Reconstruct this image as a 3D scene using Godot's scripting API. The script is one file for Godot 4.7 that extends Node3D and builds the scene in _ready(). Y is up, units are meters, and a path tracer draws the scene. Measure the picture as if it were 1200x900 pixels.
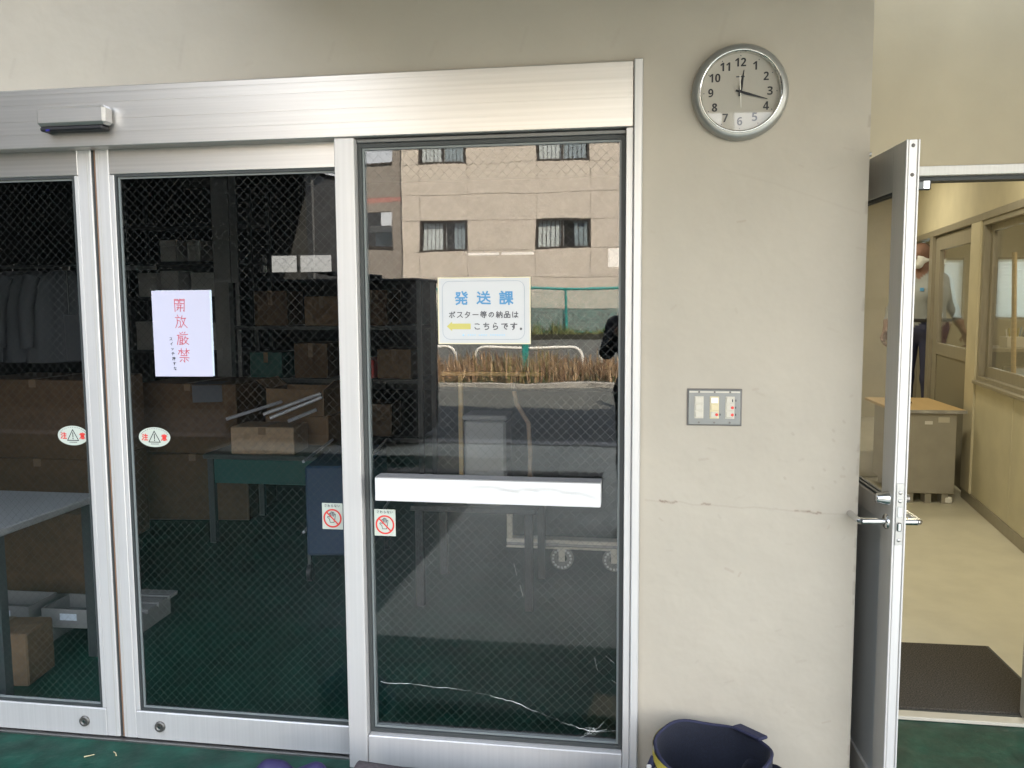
extends Node3D
# A covered loading entrance: automatic sliding doors of wired glass, an open office door, and the street that the panes mirror.

var taken := {}
var M := {}
var rng := RandomNumberGenerator.new()

# ------------------------------------------------------------------ naming and tagging
func numbered(called: String) -> String:
	if not taken.has(called):
		taken[called] = 0
		return called
	taken[called] += 1
	return "%s_%03d" % [called, taken[called]]

func tag(o: Node3D, label: String, category: String, group := "") -> Node3D:
	o.set_meta("label", label)
	o.set_meta("category", category)
	if group != "":
		o.set_meta("group", group)
	return o

func thing(called: String, label: String, category: String, at := Vector3.ZERO, turn := 0.0, group := "") -> Node3D:
	var o := Node3D.new()
	o.name = numbered(called)
	add_child(o)
	o.position = at
	o.rotation.y = turn
	tag(o, label, category, group)
	return o

func put(called: String, mesh: Mesh, m: Material, parent: Node = null) -> MeshInstance3D:
	var o := MeshInstance3D.new()
	o.mesh = mesh
	o.material_override = m
	if parent == null:
		o.name = numbered(called)
		add_child(o)
	else:
		o.name = called
		parent.add_child(o, true)
	return o

func obj(called: String, s: SurfaceTool, m: Material, parent: Node = null) -> MeshInstance3D:
	s.generate_normals()
	return put(called, s.commit(), m, parent)

func struct(called: String, s: SurfaceTool, m: Material) -> MeshInstance3D:
	var o := obj(called, s, m)
	o.set_meta("kind", "structure")
	return o

func one(called: String, s: SurfaceTool, m: Material, label: String, category: String, group := "") -> MeshInstance3D:
	var o := obj(called, s, m)
	tag(o, label, category, group)
	return o

# ------------------------------------------------------------------ shapes
func sf() -> SurfaceTool:
	var s := SurfaceTool.new()
	s.begin(Mesh.PRIMITIVE_TRIANGLES)
	s.set_smooth_group(-1)
	return s

func tri(s: SurfaceTool, a: Vector3, b: Vector3, c: Vector3) -> void:
	for p in [a, b, c]:
		s.set_uv(Vector2(p.x, -p.y))
		s.set_uv2(Vector2((p.x + 3.75) / 4.4, 1.0 - p.y / 3.75))
		s.add_vertex(p)

func quad(s: SurfaceTool, a: Vector3, b: Vector3, c: Vector3, d: Vector3) -> void:
	tri(s, a, b, c)
	tri(s, a, c, d)

func box(s: SurfaceTool, lo: Vector3, hi: Vector3, bev := 0.0, tf := Transform3D()) -> void:
	s.set_smooth_group(-1)
	var c := (lo + hi) / 2
	var h := (hi - lo) / 2
	h = h.abs()
	var b: float = min(bev, min(h.x, min(h.y, h.z)) * 0.8)
	var g := func(sx: float, sy: float, sz: float, ax: int) -> Vector3:
		var p := Vector3(sx * h.x, sy * h.y, sz * h.z)
		if ax != 0: p.x -= sx * b
		if ax != 1: p.y -= sy * b
		if ax != 2: p.z -= sz * b
		return tf * (c + p)
	for sg in [-1.0, 1.0]:
		var f := [[g.call(sg, -1, -1, 0), g.call(sg, 1, -1, 0), g.call(sg, 1, 1, 0), g.call(sg, -1, 1, 0)], [g.call(-1, sg, -1, 1), g.call(-1, sg, 1, 1), g.call(1, sg, 1, 1), g.call(1, sg, -1, 1)], [g.call(-1, -1, sg, 2), g.call(1, -1, sg, 2), g.call(1, 1, sg, 2), g.call(-1, 1, sg, 2)]]
		for q in f:
			if sg > 0: quad(s, q[3], q[2], q[1], q[0])
			else: quad(s, q[0], q[1], q[2], q[3])
	if b <= 0.0:
		return
	for u in [-1.0, 1.0]:
		for v in [-1.0, 1.0]:
			var w: float = u * v
			var es := [[g.call(-1, u, v, 1), g.call(1, u, v, 1), g.call(1, u, v, 2), g.call(-1, u, v, 2)], [g.call(u, -1, v, 2), g.call(u, 1, v, 2), g.call(u, 1, v, 0), g.call(u, -1, v, 0)], [g.call(u, v, -1, 0), g.call(u, v, 1, 0), g.call(u, v, 1, 1), g.call(u, v, -1, 1)]]
			for q in es:
				if w > 0: quad(s, q[3], q[2], q[1], q[0])
				else: quad(s, q[0], q[1], q[2], q[3])
			for t in [-1.0, 1.0]:
				var a: Vector3 = g.call(u, v, t, 0)
				var d: Vector3 = g.call(u, v, t, 1)
				var e: Vector3 = g.call(u, v, t, 2)
				if w * t > 0: tri(s, a, e, d)
				else: tri(s, a, d, e)

func B(lo: Vector3, hi: Vector3, bev := 0.0) -> SurfaceTool:
	var s := sf()
	box(s, lo, hi, bev)
	return s

func frame_of(dir: Vector3) -> Basis:
	var y := dir.normalized()
	var x := y.cross(Vector3.FORWARD if absf(y.z) < 0.9 else Vector3.RIGHT).normalized()
	return Basis(x, y, x.cross(y))

func tube(s: SurfaceTool, pts: Array, r0: float, r1 := -1.0, seg := 12, caps := true) -> void:
	if r1 < 0: r1 = r0
	var rings := []
	var bs: Basis
	for i in pts.size():
		var d: Vector3 = (pts[min(i + 1, pts.size() - 1)] - pts[max(i - 1, 0)])
		if i == 0: bs = frame_of(d)
		else:
			var y := d.normalized()
			var x := (bs.x - y * bs.x.dot(y)).normalized()
			bs = Basis(x, y, x.cross(y))
		var r: float = lerp(r0, r1, float(i) / max(1, pts.size() - 1))
		var ring := []
		for k in seg:
			var a := TAU * k / seg
			ring.append(pts[i] + bs.x * cos(a) * r + bs.z * sin(a) * r)
		rings.append(ring)
	s.set_smooth_group(0)
	for i in rings.size() - 1:
		for k in seg:
			var n := (k + 1) % seg
			quad(s, rings[i][k], rings[i][n], rings[i + 1][n], rings[i + 1][k])
	if caps:
		s.set_smooth_group(-1)
		for k in seg:
			var n := (k + 1) % seg
			tri(s, pts[0], rings[0][n], rings[0][k])
			tri(s, pts[-1], rings[-1][k], rings[-1][n])

func T(pts: Array, r0: float, r1 := -1.0, seg := 12) -> SurfaceTool:
	var s := sf()
	tube(s, pts, r0, r1, seg)
	return s

func lathe(s: SurfaceTool, prof: Array, seg: int, tf: Transform3D, smooth := true) -> void:
	s.set_smooth_group(0 if smooth else -1)
	for i in prof.size() - 1:
		for k in seg:
			var a := TAU * k / seg
			var b := TAU * (k + 1) / seg
			var p: Vector2 = prof[i]
			var q: Vector2 = prof[i + 1]
			var v0 := tf * Vector3(cos(a) * p.x, p.y, sin(a) * p.x)
			var v1 := tf * Vector3(cos(b) * p.x, p.y, sin(b) * p.x)
			var v2 := tf * Vector3(cos(b) * q.x, q.y, sin(b) * q.x)
			var v3 := tf * Vector3(cos(a) * q.x, q.y, sin(a) * q.x)
			if p.x > 1e-6: tri(s, v0, v1, v2)
			if q.x > 1e-6: tri(s, v0, v2, v3)

# strokes of a character in a box of 100 by 100, y down: "x y x y;x y x y"
var G := {
	"hatsu": "14 14 40 14 34 32 8 50;16 26 28 34;58 6 66 24 92 48;86 10 70 22;94 24 78 34;26 50 74 50;12 68 88 68;40 50 40 70 34 86 14 96;60 50 60 88 66 94 88 94 90 82",
	"sou": "46 8 54 22;78 6 70 22;38 26 90 26;32 46 96 46;64 26 62 50 54 66 36 78;66 50 78 66 96 76;10 10 22 22;6 40 22 40 22 74;4 90 22 74 40 90 98 92",
	"ka": "16 6 26 12;4 22 40 22;8 36 36 36;8 50 36 50;8 64 36 64 36 92 8 92 8 64;50 10 92 10 92 46 50 46 50 10;50 28 92 28;44 60 98 60;71 10 71 98;68 62 58 80 44 92;74 62 84 80 98 90",
	"po": "10 30 80 30;46 10 46 94 36 88;28 50 22 68 10 80;66 50 74 66 86 78;84 8 92 12 90 22 80 22 78 12 84 8",
	"su_k": "16 18 78 18 66 46 44 70 12 90;56 58 88 90",
	"ta": "42 6 32 30 12 52;38 22 82 22 70 56 48 80 20 96;34 46 66 64",
	"bar": "10 50 90 50",
	"tou": "26 4 12 24;22 14 46 14;34 14 40 24;66 4 56 22;62 14 94 14;76 14 82 24;16 34 84 34;50 24 50 48;6 48 94 48;10 66 92 66;68 50 68 96 56 92;30 76 40 86",
	"no": "52 20 44 56 28 80 14 62 22 36 46 20 70 22 86 42 82 66 56 86",
	"nou": "24 4 10 26 26 32;36 18 12 48 40 46;24 48 24 96;12 60 6 82;34 60 40 76;48 26 48 96;48 26 94 26 94 90 84 94;70 6 70 40 52 72;70 44 88 70",
	"hin": "30 8 70 8 70 38 30 38 30 8;8 52 42 52 42 92 8 92 8 52;58 52 92 52 92 92 58 92 58 52",
	"ha": "16 12 12 50 18 90;36 34 92 34;70 10 70 76 56 90 40 82 48 68 70 72 92 88",
	"ko": "22 20 58 18 78 26;20 66 28 84 56 88 84 84",
	"chi": "12 26 86 24;44 6 30 58 56 44 80 52 82 74 62 90 36 92",
	"ra": "38 8 62 18;26 30 22 66 54 44 78 56 78 76 58 90 30 92",
	"de": "10 22 84 18 54 36 46 62 60 84 78 88;70 44 76 58;84 38 90 52",
	"su_h": "8 26 92 24;56 6 56 50 44 66 32 54 42 42 56 50 56 74 36 96",
	"stop": "14 80 22 74 30 80 30 90 22 96 14 90 14 80",
	"kai": "14 8 14 96;14 8 44 8 44 38 14 38;14 23 44 23;56 8 86 8 86 96 78 92;56 8 56 38 86 38;56 23 86 23;28 52 72 52;24 68 76 68;42 52 40 74 28 90;60 52 60 94",
	"hou": "26 4 32 16;6 22 50 22;24 22 22 56 6 92;24 44 44 44 42 80 32 90;64 4 50 36;58 26 94 26;82 26 74 60 48 94;58 40 72 70 96 94",
	"gen": "30 4 36 16;50 2 50 14;72 4 62 16;10 22 92 22;16 22 14 60 4 94;26 36 54 36;24 48 56 48;30 48 30 92;50 48 50 94;30 62 50 62;30 76 50 76;22 92 56 86;72 30 60 56;66 46 94 46;86 46 78 74 58 94;68 60 80 80 96 92",
	"kin": "8 18 46 18;27 4 27 48;26 20 8 42;28 22 44 36;54 18 92 18;73 4 73 48;72 20 54 42;74 22 94 40;28 56 72 56;12 70 88 70;50 70 50 98 42 92;32 80 20 94;68 80 82 92",
	"i_k": "80 8 50 40 10 60;50 40 50 96",
	"tsu": "20 40 26 56;44 36 50 52;80 38 70 70 36 92",
	"chi_k": "74 8 20 20;8 44 92 44;50 16 50 60 24 94",
	"os": "6 24 40 24;26 6 26 94 14 88;6 66 40 54;52 12 94 12 94 58 52 58 52 12;52 35 94 35;73 12 73 98",
	"na": "10 22 52 22;34 6 24 50 10 70;70 20 90 34;66 42 66 76 54 90 40 80 52 68 66 74 88 90",
	"chuu": "18 6 30 16;8 32 22 42;6 92 30 58;58 4 68 14;42 24 94 24;46 54 90 54;38 92 98 92;67 24 67 92",
	"i": "50 2 50 12;16 14 84 14;32 16 38 28;68 16 62 28;6 30 94 30;26 40 74 40 74 66 26 66 26 40;26 53 74 53;14 76 6 94;30 74 34 92 66 94 70 82;48 72 56 82;80 74 92 88",
	"sa": "10 26 90 22;46 4 70 52;22 60 32 84 72 90",
	"wa": "28 6 28 96;8 28 40 26 10 76;36 50 62 36 86 48 84 70 58 90",
	"i_h": "16 20 20 66 34 84 44 70;74 26 88 62",
	"hand": "30 96 24 70 8 56 12 48 28 54 26 22 34 20 38 46 40 12 48 10 50 44 54 14 62 16 60 48 68 26 76 30 70 66 62 96 30 96",
}

func stroke(s: SurfaceTool, pts: Array, w: float, z: float) -> float:
	for i in pts.size() - 1:
		var d: Vector2 = (pts[i + 1] - pts[i])
		if d.length() < 1e-6: continue
		d = d.normalized()
		var a: Vector2 = pts[i] - d * w * 0.42
		var b: Vector2 = pts[i + 1] + d * w * 0.42
		var n := Vector2(-d.y, d.x) * w * 0.5
		quad(s, Vector3(a.x - n.x, a.y - n.y, z), Vector3(a.x + n.x, a.y + n.y, z), Vector3(b.x + n.x, b.y + n.y, z), Vector3(b.x - n.x, b.y - n.y, z))
		z += 0.00004
	return z

func glyph(s: SurfaceTool, key: String, x: float, y: float, size: float, w: float, z: float, wob := 0.0) -> void:
	# x, y: upper left corner in metres, in the plane of the sheet
	for part in str(G[key]).split(";"):
		var n := part.split_floats(" ")
		var pts := []
		for i in range(0, n.size() - 1, 2):
			pts.append(Vector2(x + (n[i] + rng.randf_range(-wob, wob)) * size / 100.0, y - (n[i + 1] + rng.randf_range(-wob, wob)) * size / 100.0))
		z = stroke(s, pts, w, z)

# ------------------------------------------------------------------ bodies: tapered capsules joined smoothly, meshed as surface nets
func body(bones: Array, cell: float, k: float) -> ArrayMesh:
	# a bone: [from, to, radius, radius, colour, flatten z]
	var lo := Vector3.ONE * 1e9
	var hi := -lo
	for b in bones:
		var r: float = max(b[2], b[3]) + cell * 3
		lo = lo.min(b[0].min(b[1]) - Vector3.ONE * r)
		hi = hi.max(b[0].max(b[1]) + Vector3.ONE * r)
	var n := Vector3i(((hi - lo) / cell).ceil()) + Vector3i.ONE
	var val := PackedFloat32Array()
	val.resize(n.x * n.y * n.z)
	val.fill(1.0)
	var col := PackedInt32Array()
	col.resize(val.size())
	var best := PackedFloat32Array()
	best.resize(val.size())
	best.fill(9.0)
	for bi in bones.size():
		var b = bones[bi]
		var A: Vector3 = b[0]
		var D: Vector3 = b[1] - b[0]
		var dd: float = max(D.length_squared(), 1e-9)
		var r: float = max(b[2], b[3]) + k + cell * 2
		var i0 := Vector3i(((A.min(b[1]) - Vector3.ONE * r - lo) / cell).floor()).max(Vector3i.ZERO)
		var i1 := Vector3i(((A.max(b[1]) + Vector3.ONE * r - lo) / cell).ceil()).min(n - Vector3i.ONE)
		for iz in range(i0.z, i1.z + 1):
			for iy in range(i0.y, i1.y + 1):
				var row := (iz * n.y + iy) * n.x
				for ix in range(i0.x, i1.x + 1):
					var p := lo + Vector3(ix, iy, iz) * cell
					var t := clampf((p - A).dot(D) / dd, 0, 1)
					var d: float = (p - A - D * t).length() - lerpf(b[2], b[3], t)
					var o := val[row + ix]
					var h := maxf(k - absf(o - d), 0.0) / k
					val[row + ix] = minf(o, d) - h * h * k * 0.25
					if d < best[row + ix]:
						best[row + ix] = d
						col[row + ix] = bi
	var at := {}
	var vs := PackedVector3Array()
	var cs := PackedColorArray()
	var offs := [0, 1, n.x, n.x + 1, n.x * n.y, n.x * n.y + 1, n.x * n.y + n.x, n.x * n.y + n.x + 1]
	for iz in n.z - 1:
		for iy in n.y - 1:
			for ix in n.x - 1:
				var c := (iz * n.y + iy) * n.x + ix
				var inside := 0
				for q in 8:
					if val[c + offs[q]] < 0: inside += 1
				if inside == 0 or inside == 8: continue
				var sum := Vector3.ZERO
				var cnt := 0
				for q in 8:
					for ax in 3:
						if q & (1 << ax): continue
						var v0 := val[c + offs[q]]
						var v1 := val[c + offs[q | (1 << ax)]]
						if (v0 < 0) == (v1 < 0): continue
						var e := Vector3(q & 1, (q >> 1) & 1, (q >> 2) & 1)
						e[ax] += v0 / (v0 - v1)
						sum += e
						cnt += 1
				at[c] = vs.size()
				vs.append(lo + (Vector3(ix, iy, iz) + sum / cnt) * cell)
				cs.append(bones[col[c]][4])
	var idx := PackedInt32Array()
	var st := [1, n.x, n.x * n.y]
	for c in at:
		for ax in 3:
			var u: int = st[(ax + 1) % 3]
			var w: int = st[(ax + 2) % 3]
			# the edge from corner 0 along ax
			var v0 := val[c]
			var v1 := val[c + st[ax]]
			if (v0 < 0) == (v1 < 0): continue
			if not (at.has(c - u) and at.has(c - w) and at.has(c - u - w)): continue
			var q := [at[c], at[c - u], at[c - u - w], at[c - w]]
			if v0 < 0: q.reverse()
			idx.append_array([q[0], q[1], q[2], q[0], q[2], q[3]])
	var nr := PackedVector3Array()
	nr.resize(vs.size())
	for i in range(0, idx.size(), 3):
		var f := (vs[idx[i + 2]] - vs[idx[i]]).cross(vs[idx[i + 1]] - vs[idx[i]])
		for j in 3: nr[idx[i + j]] += f
	for i in nr.size(): nr[i] = nr[i].normalized()
	var arr := []
	arr.resize(Mesh.ARRAY_MAX)
	arr[Mesh.ARRAY_VERTEX] = vs
	arr[Mesh.ARRAY_NORMAL] = nr
	arr[Mesh.ARRAY_COLOR] = cs
	arr[Mesh.ARRAY_INDEX] = idx
	var m := ArrayMesh.new()
	m.add_surface_from_arrays(Mesh.PRIMITIVE_TRIANGLES, arr)
	return m

func hand_bones(wrist: Vector3, dir: Vector3, palm: Vector3, side: float, curl: float, c: Color) -> Array:
	# dir: towards the fingers; palm: the way the palm faces; side: +1 puts the thumb along dir x palm
	var out := []
	var t := dir.cross(palm).normalized() * side
	var knuckle := wrist + dir * 0.085
	for f in 4:
		var off := t * (0.030 - 0.020 * f)
		var len: float = [0.040, 0.045, 0.041, 0.032][f]
		var root := knuckle + off
		out.append([wrist + off * 0.5 + dir * 0.01, root, 0.013, 0.011, c])
		var d := dir
		var p := root
		for j in 3:
			d = d.rotated(dir.cross(palm).normalized(), curl * (0.6 + 0.35 * j)).normalized()
			var q: Vector3 = p + d * len * [1.0, 0.62, 0.5][j]
			out.append([p, q, 0.0088 - 0.0008 * j, 0.0082 - 0.0008 * j, c])
			p = q
	var tb := wrist + t * 0.024 + dir * 0.025
	var tm := tb + (t * 0.8 + dir * 0.55 + palm * 0.35).normalized() * 0.038
	out.append([wrist, tb, 0.016, 0.013, c])
	out.append([tb, tm, 0.011, 0.0098, c])
	out.append([tm, tm + (dir * 0.85 + palm * 0.4).normalized() * 0.03, 0.0095, 0.008, c])
	return out

# ------------------------------------------------------------------ materials
func lin(r: float, g: float, b: float) -> Color:
	return Color(r, g, b).linear_to_srgb()

func noise(sd: int, freq: float, oct := 4, type := FastNoiseLite.TYPE_SIMPLEX_SMOOTH) -> FastNoiseLite:
	var n := FastNoiseLite.new()
	n.seed = sd
	n.frequency = freq
	n.noise_type = type
	n.fractal_octaves = oct
	return n

func ntex(sd: int, freq: float, a: Color, b: Color, size := 512, oct := 4, mid := 0.5, bump := 0.0) -> NoiseTexture2D:
	var t := NoiseTexture2D.new()
	t.width = size
	t.height = size
	t.seamless = true
	t.noise = noise(sd, freq, oct)
	t.generate_mipmaps = false
	if bump > 0:
		t.as_normal_map = true
		t.bump_strength = bump
	else:
		var g := Gradient.new()
		g.set_color(0, a)
		g.set_color(1, b)
		g.add_point(mid, a.lerp(b, 0.5))
		t.color_ramp = g
	return t

func mat(c: Color, rough := 0.6, metal := 0.0, spec := 0.5) -> StandardMaterial3D:
	var m := StandardMaterial3D.new()
	m.albedo_color = c
	m.roughness = rough
	m.metallic = metal
	m.metallic_specular = spec
	return m

func tri_mat(c: Color, rough: float, sd: int, lowv: float, scale: Vector3, freq := 0.01, metal := 0.0, bump := 0.0, bscale := 1.0) -> StandardMaterial3D:
	var m := mat(c, rough, metal)
	m.albedo_texture = ntex(sd, freq, Color(lowv, lowv, lowv), Color.WHITE, 512, 5)
	m.uv1_triplanar = true
	m.uv1_world_triplanar = true
	m.uv1_scale = scale
	if bump > 0:
		m.normal_enabled = true
		m.normal_texture = ntex(sd + 7, freq * 4, Color.BLACK, Color.WHITE, 512, 4, 0.5, bump)
		m.normal_scale = bscale
	return m

func glass_mat(a := 0.03, tint := Color(0.03, 0.05, 0.05)) -> StandardMaterial3D:
	var m := mat(Color(tint.r, tint.g, tint.b, a), 0.0)
	m.transparency = BaseMaterial3D.TRANSPARENCY_ALPHA
	m.normal_enabled = true
	if not M.has("wave"): M.wave = ntex(17, 0.008, Color.BLACK, Color.WHITE, 256, 2, 0.5, 4.0)
	m.normal_texture = M.wave
	m.normal_scale = 0.012
	m.uv1_triplanar = true
	m.uv1_world_triplanar = true
	m.uv1_scale = Vector3.ONE * 1.1
	return m

func make_materials() -> void:
	var V := Vector3.ONE
	# beige painted wall with scuffs of its own on a second layer
	var w := tri_mat(lin(0.378, 0.34, 0.278), 0.62, 11, 0.955, V * 0.6, 0.006, 0.0, 1.6, 0.35)
	var im := Image.create(1760, 1500, false, Image.FORMAT_RGBA8)
	im.fill(Color(0.45, 0.4, 0.34, 0.0))
	var mark := func(x: float, y: float, x2: float, y2: float, r: float, c: Color, st: float) -> void:
		var a := Vector2((x + 3.75) * 400, 1500 - y * 400)
		var b := Vector2((x2 + 3.75) * 400, 1500 - y2 * 400)
		var R := r * 400
		for px in range(int(min(a.x, b.x) - R - 1), int(max(a.x, b.x) + R + 2)):
			for py in range(int(min(a.y, b.y) - R - 1), int(max(a.y, b.y) + R + 2)):
				if px < 0 or py < 0 or px >= 1760 or py >= 1500: continue
				var p := Vector2(px, py)
				var t := clampf((p - a).dot(b - a) / max((b - a).length_squared(), 1e-4), 0, 1)
				var d := (p - a - (b - a) * t).length() / R
				if d < 1.0:
					var al := st * (1.0 - d * d) * (0.55 + 0.45 * rng.randf())
					var o := im.get_pixel(px, py)
					if al > o.a: im.set_pixel(px, py, Color(c.r, c.g, c.b, al))
	var brown := Color(0.36, 0.24, 0.17)
	var grey := Color(0.5, 0.47, 0.42)
	# the hairline crack that runs round at waist height
	var y0 := 0.937
	var px := 0.0
	while px < 0.62:
		var nx := px + rng.randf_range(0.02, 0.05)
		var ny := 0.937 - 0.045 * nx + rng.randf_range(-0.004, 0.004)
		mark.call(px, y0, nx, ny, 0.003, grey, 0.3)
		px = nx
		y0 = ny
	for q in [[0.045, 0.935, 0.075, 0.934], [0.072, 0.932, 0.097, 0.935], [0.17, 0.929, 0.197, 0.930], [0.445, 0.917, 0.49, 0.915], [0.48, 0.914, 0.522, 0.912]]:
		for k in 4:
			var f := k / 4.0
			mark.call(lerpf(q[0], q[2], f), lerpf(q[1], q[3], f) + rng.randf_range(-0.003, 0.003), lerpf(q[0], q[2], f + 0.22), lerpf(q[1], q[3], f) + rng.randf_range(-0.003, 0.003), rng.randf_range(0.0028, 0.0046), brown, rng.randf_range(0.35, 0.8))
	for i in 46:
		var x := rng.randf_range(0.0, 0.61)
		var y := rng.randf_range(0.12, 1.28) if i % 5 else rng.randf_range(1.2, 2.0)
		var len := rng.randf_range(0.002, 0.03)
		mark.call(x, y, x + len, y + rng.randf_range(-0.012, 0.012), rng.randf_range(0.003, 0.006), grey if i % 4 else brown, rng.randf_range(0.08, 0.26))
	for i in 9:
		var x := rng.randf_range(0.4, 0.6)
		var y := rng.randf_range(0.98, 1.22)
		mark.call(x, y, x + 0.003, y - 0.004, 0.0045, grey, 0.4)
	mark.call(0.22, 1.93, 0.36, 1.89, 0.004, grey, 0.12)
	mark.call(0.36, 1.89, 0.6, 1.80, 0.004, grey, 0.12)
	for i in 10:
		var x := -2.4 + 0.28 * i + rng.randf_range(0, 0.1)
		mark.call(x, 2.3, x + 0.02, 2.30 + rng.randf_range(0, 0.1), 0.008, grey, 0.12)
	for i in 14: # rubs along the corner
		var y := rng.randf_range(0.05, 2.2)
		mark.call(0.622, y, 0.624, y + rng.randf_range(0.005, 0.04), 0.006, grey, 0.55)
	w.detail_enabled = true
	w.detail_albedo = ImageTexture.create_from_image(im)
	w.detail_uv_layer = BaseMaterial3D.DETAIL_UV_2
	w.detail_blend_mode = BaseMaterial3D.BLEND_MODE_MIX
	M.wall = w
	M.wall_plain = tri_mat(lin(0.41, 0.348, 0.23), 0.62, 12, 0.92, V * 0.5, 0.006, 0.0, 1.2, 0.3)
	# brushed aluminium with streaks along the section
	M.alu = tri_mat(lin(0.56, 0.545, 0.525), 0.36, 21, 0.94, Vector3(0.06, 9, 9), 0.02, 0.85)
	M.alu_v = tri_mat(lin(0.56, 0.55, 0.54), 0.42, 22, 0.94, Vector3(9, 0.06, 9), 0.02, 0.35)
	M.alu_grey = tri_mat(lin(0.52, 0.505, 0.47), 0.42, 23, 0.95, Vector3(9, 0.08, 9), 0.02, 0.3)
	M.alu_dark = mat(lin(0.1, 0.105, 0.105), 0.35, 0.5)
	M.door_panel = mat(lin(0.46, 0.47, 0.46), 0.36, 0.25)
	M.alu_white = tri_mat(lin(0.57, 0.557, 0.545), 0.4, 24, 0.95, Vector3(6, 0.08, 6), 0.02, 0.3)
	M.steel = mat(lin(0.6, 0.6, 0.6), 0.22, 1.0)
	M.steel_dull = mat(lin(0.42, 0.41, 0.4), 0.38, 1.0)
	M.gasket = mat(lin(0.035, 0.04, 0.04), 0.55)
	M.gasket_light = mat(lin(0.16, 0.18, 0.18), 0.4)
	M.bolt = mat(lin(0.13, 0.125, 0.115), 0.42, 0.6)
	M.rust = mat(lin(0.22, 0.13, 0.08), 0.8)
	M.glass = glass_mat()
	M.glass_office = glass_mat(0.04, Color(0.05, 0.06, 0.05))
	M.frosted = mat(Color(0.25, 0.32, 0.28, 0.75), 0.1)
	M.frosted.transparency = BaseMaterial3D.TRANSPARENCY_ALPHA
	M.wire = mat(lin(0.09, 0.095, 0.092), 0.45, 0.3)
	M.crack = mat(lin(0.85, 0.88, 0.86), 0.5)
	M.black = mat(lin(0.012, 0.012, 0.014), 0.5)
	M.ink = mat(lin(0.02, 0.02, 0.025), 0.7)
	M.ink_grey = mat(lin(0.09, 0.09, 0.1), 0.7)
	M.ink_red = mat(lin(0.48, 0.05, 0.07), 0.7)
	M.ink_blue = mat(lin(0.075, 0.25, 0.46), 0.6)
	M.ink_pale = mat(lin(0.32, 0.52, 0.68), 0.6)
	M.ink_yellow = mat(lin(0.5, 0.45, 0.13), 0.6)
	M.ink_line = mat(lin(0.3, 0.34, 0.4), 0.6)
	M.sign_red = mat(lin(0.6, 0.035, 0.03), 0.5)
	M.paper = mat(lin(0.46, 0.455, 0.56), 0.75)
	M.paper_back = mat(lin(0.5, 0.58, 0.66), 0.75)
	M.sign = mat(lin(0.5, 0.51, 0.52), 0.35)
	M.sign_edge = mat(lin(0.66, 0.6, 0.42), 0.5)
	M.sticker = mat(lin(0.46, 0.5, 0.44), 0.35)
	M.bumper = mat(lin(0.6, 0.595, 0.59), 0.6)
	M.bumper_top = mat(lin(0.22, 0.22, 0.22), 0.6)
	# floors
	var gf := tri_mat(lin(0.009, 0.07, 0.046), 0.38, 31, 0.62, V * 0.9, 0.012, 0.0, 1.5, 0.35)
	gf.roughness_texture = ntex(35, 0.02, Color(0.55, 0.55, 0.55), Color.WHITE, 512, 5)
	gf.roughness_texture_channel = BaseMaterial3D.TEXTURE_CHANNEL_RED
	gf.roughness = 0.62
	gf.metallic_specular = 0.32
	M.green_floor = gf
	M.green_dark = tri_mat(lin(0.003, 0.048, 0.032), 0.42, 32, 0.7, V * 0.7, 0.01)  # same floor green, with the warehouse shade put into its colour
	M.concrete = tri_mat(lin(0.56, 0.56, 0.47), 0.7, 41, 0.85, V * 0.35, 0.012, 0.0, 2.0, 0.5)
	M.asphalt = tri_mat(lin(0.115, 0.122, 0.117), 0.85, 42, 0.75, V * 0.5, 0.02, 0.0, 3.0, 0.7)
	M.ground = tri_mat(lin(0.13, 0.125, 0.11), 0.9, 43, 0.6, V * 0.1, 0.015)
	M.soil = tri_mat(lin(0.05, 0.05, 0.035), 0.95, 44, 0.5, V * 0.8, 0.02)
	M.kerb = tri_mat(lin(0.42, 0.41, 0.39), 0.8, 45, 0.75, V, 0.01)
	M.white_line = tri_mat(lin(0.55, 0.55, 0.53), 0.7, 46, 0.6, V * 2, 0.02)
	M.vinyl = tri_mat(lin(0.56, 0.535, 0.44), 0.34, 51, 0.94, V * 0.8, 0.01, 0.0, 1.0, 0.2)
	var cm := tri_mat(lin(0.13, 0.112, 0.088), 0.95, 52, 0.35, V * 5, 0.05, 0.0, 8.0, 1.0)
	M.mat = cm
	M.beam = mat(lin(0.3, 0.28, 0.24), 0.6)
	M.canopy = tri_mat(lin(0.34, 0.33, 0.3), 0.7, 61, 0.85, V * 0.4, 0.01)
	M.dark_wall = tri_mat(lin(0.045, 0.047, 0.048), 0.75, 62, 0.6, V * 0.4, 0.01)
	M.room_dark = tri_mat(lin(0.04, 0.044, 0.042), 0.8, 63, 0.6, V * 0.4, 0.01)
	# street
	M.facade = tri_mat(lin(0.62, 0.555, 0.49), 0.7, 71, 0.9, V * 0.35, 0.02)
	M.facade_grey = tri_mat(lin(0.29, 0.26, 0.235), 0.75, 72, 0.88, Vector3(3, 0.2, 3), 0.02)
	M.facade_red = mat(lin(0.42, 0.2, 0.18), 0.7)
	M.joint = mat(lin(0.4, 0.35, 0.3), 0.8)
	M.far_grey = tri_mat(lin(0.1, 0.103, 0.108), 0.8, 73, 0.85, V * 0.3, 0.02)
	M.window_frame = mat(lin(0.045, 0.036, 0.03), 0.45)
	M.curtain = mat(lin(0.6, 0.66, 0.68), 0.8)
	M.curtain_side = mat(lin(0.3, 0.37, 0.42), 0.8)
	M.teal = mat(lin(0.02, 0.26, 0.25), 0.5)
	M.teal_dark = mat(lin(0.008, 0.06, 0.055), 0.6)
	M.file = mat(lin(0.62, 0.62, 0.6), 0.6)
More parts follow.
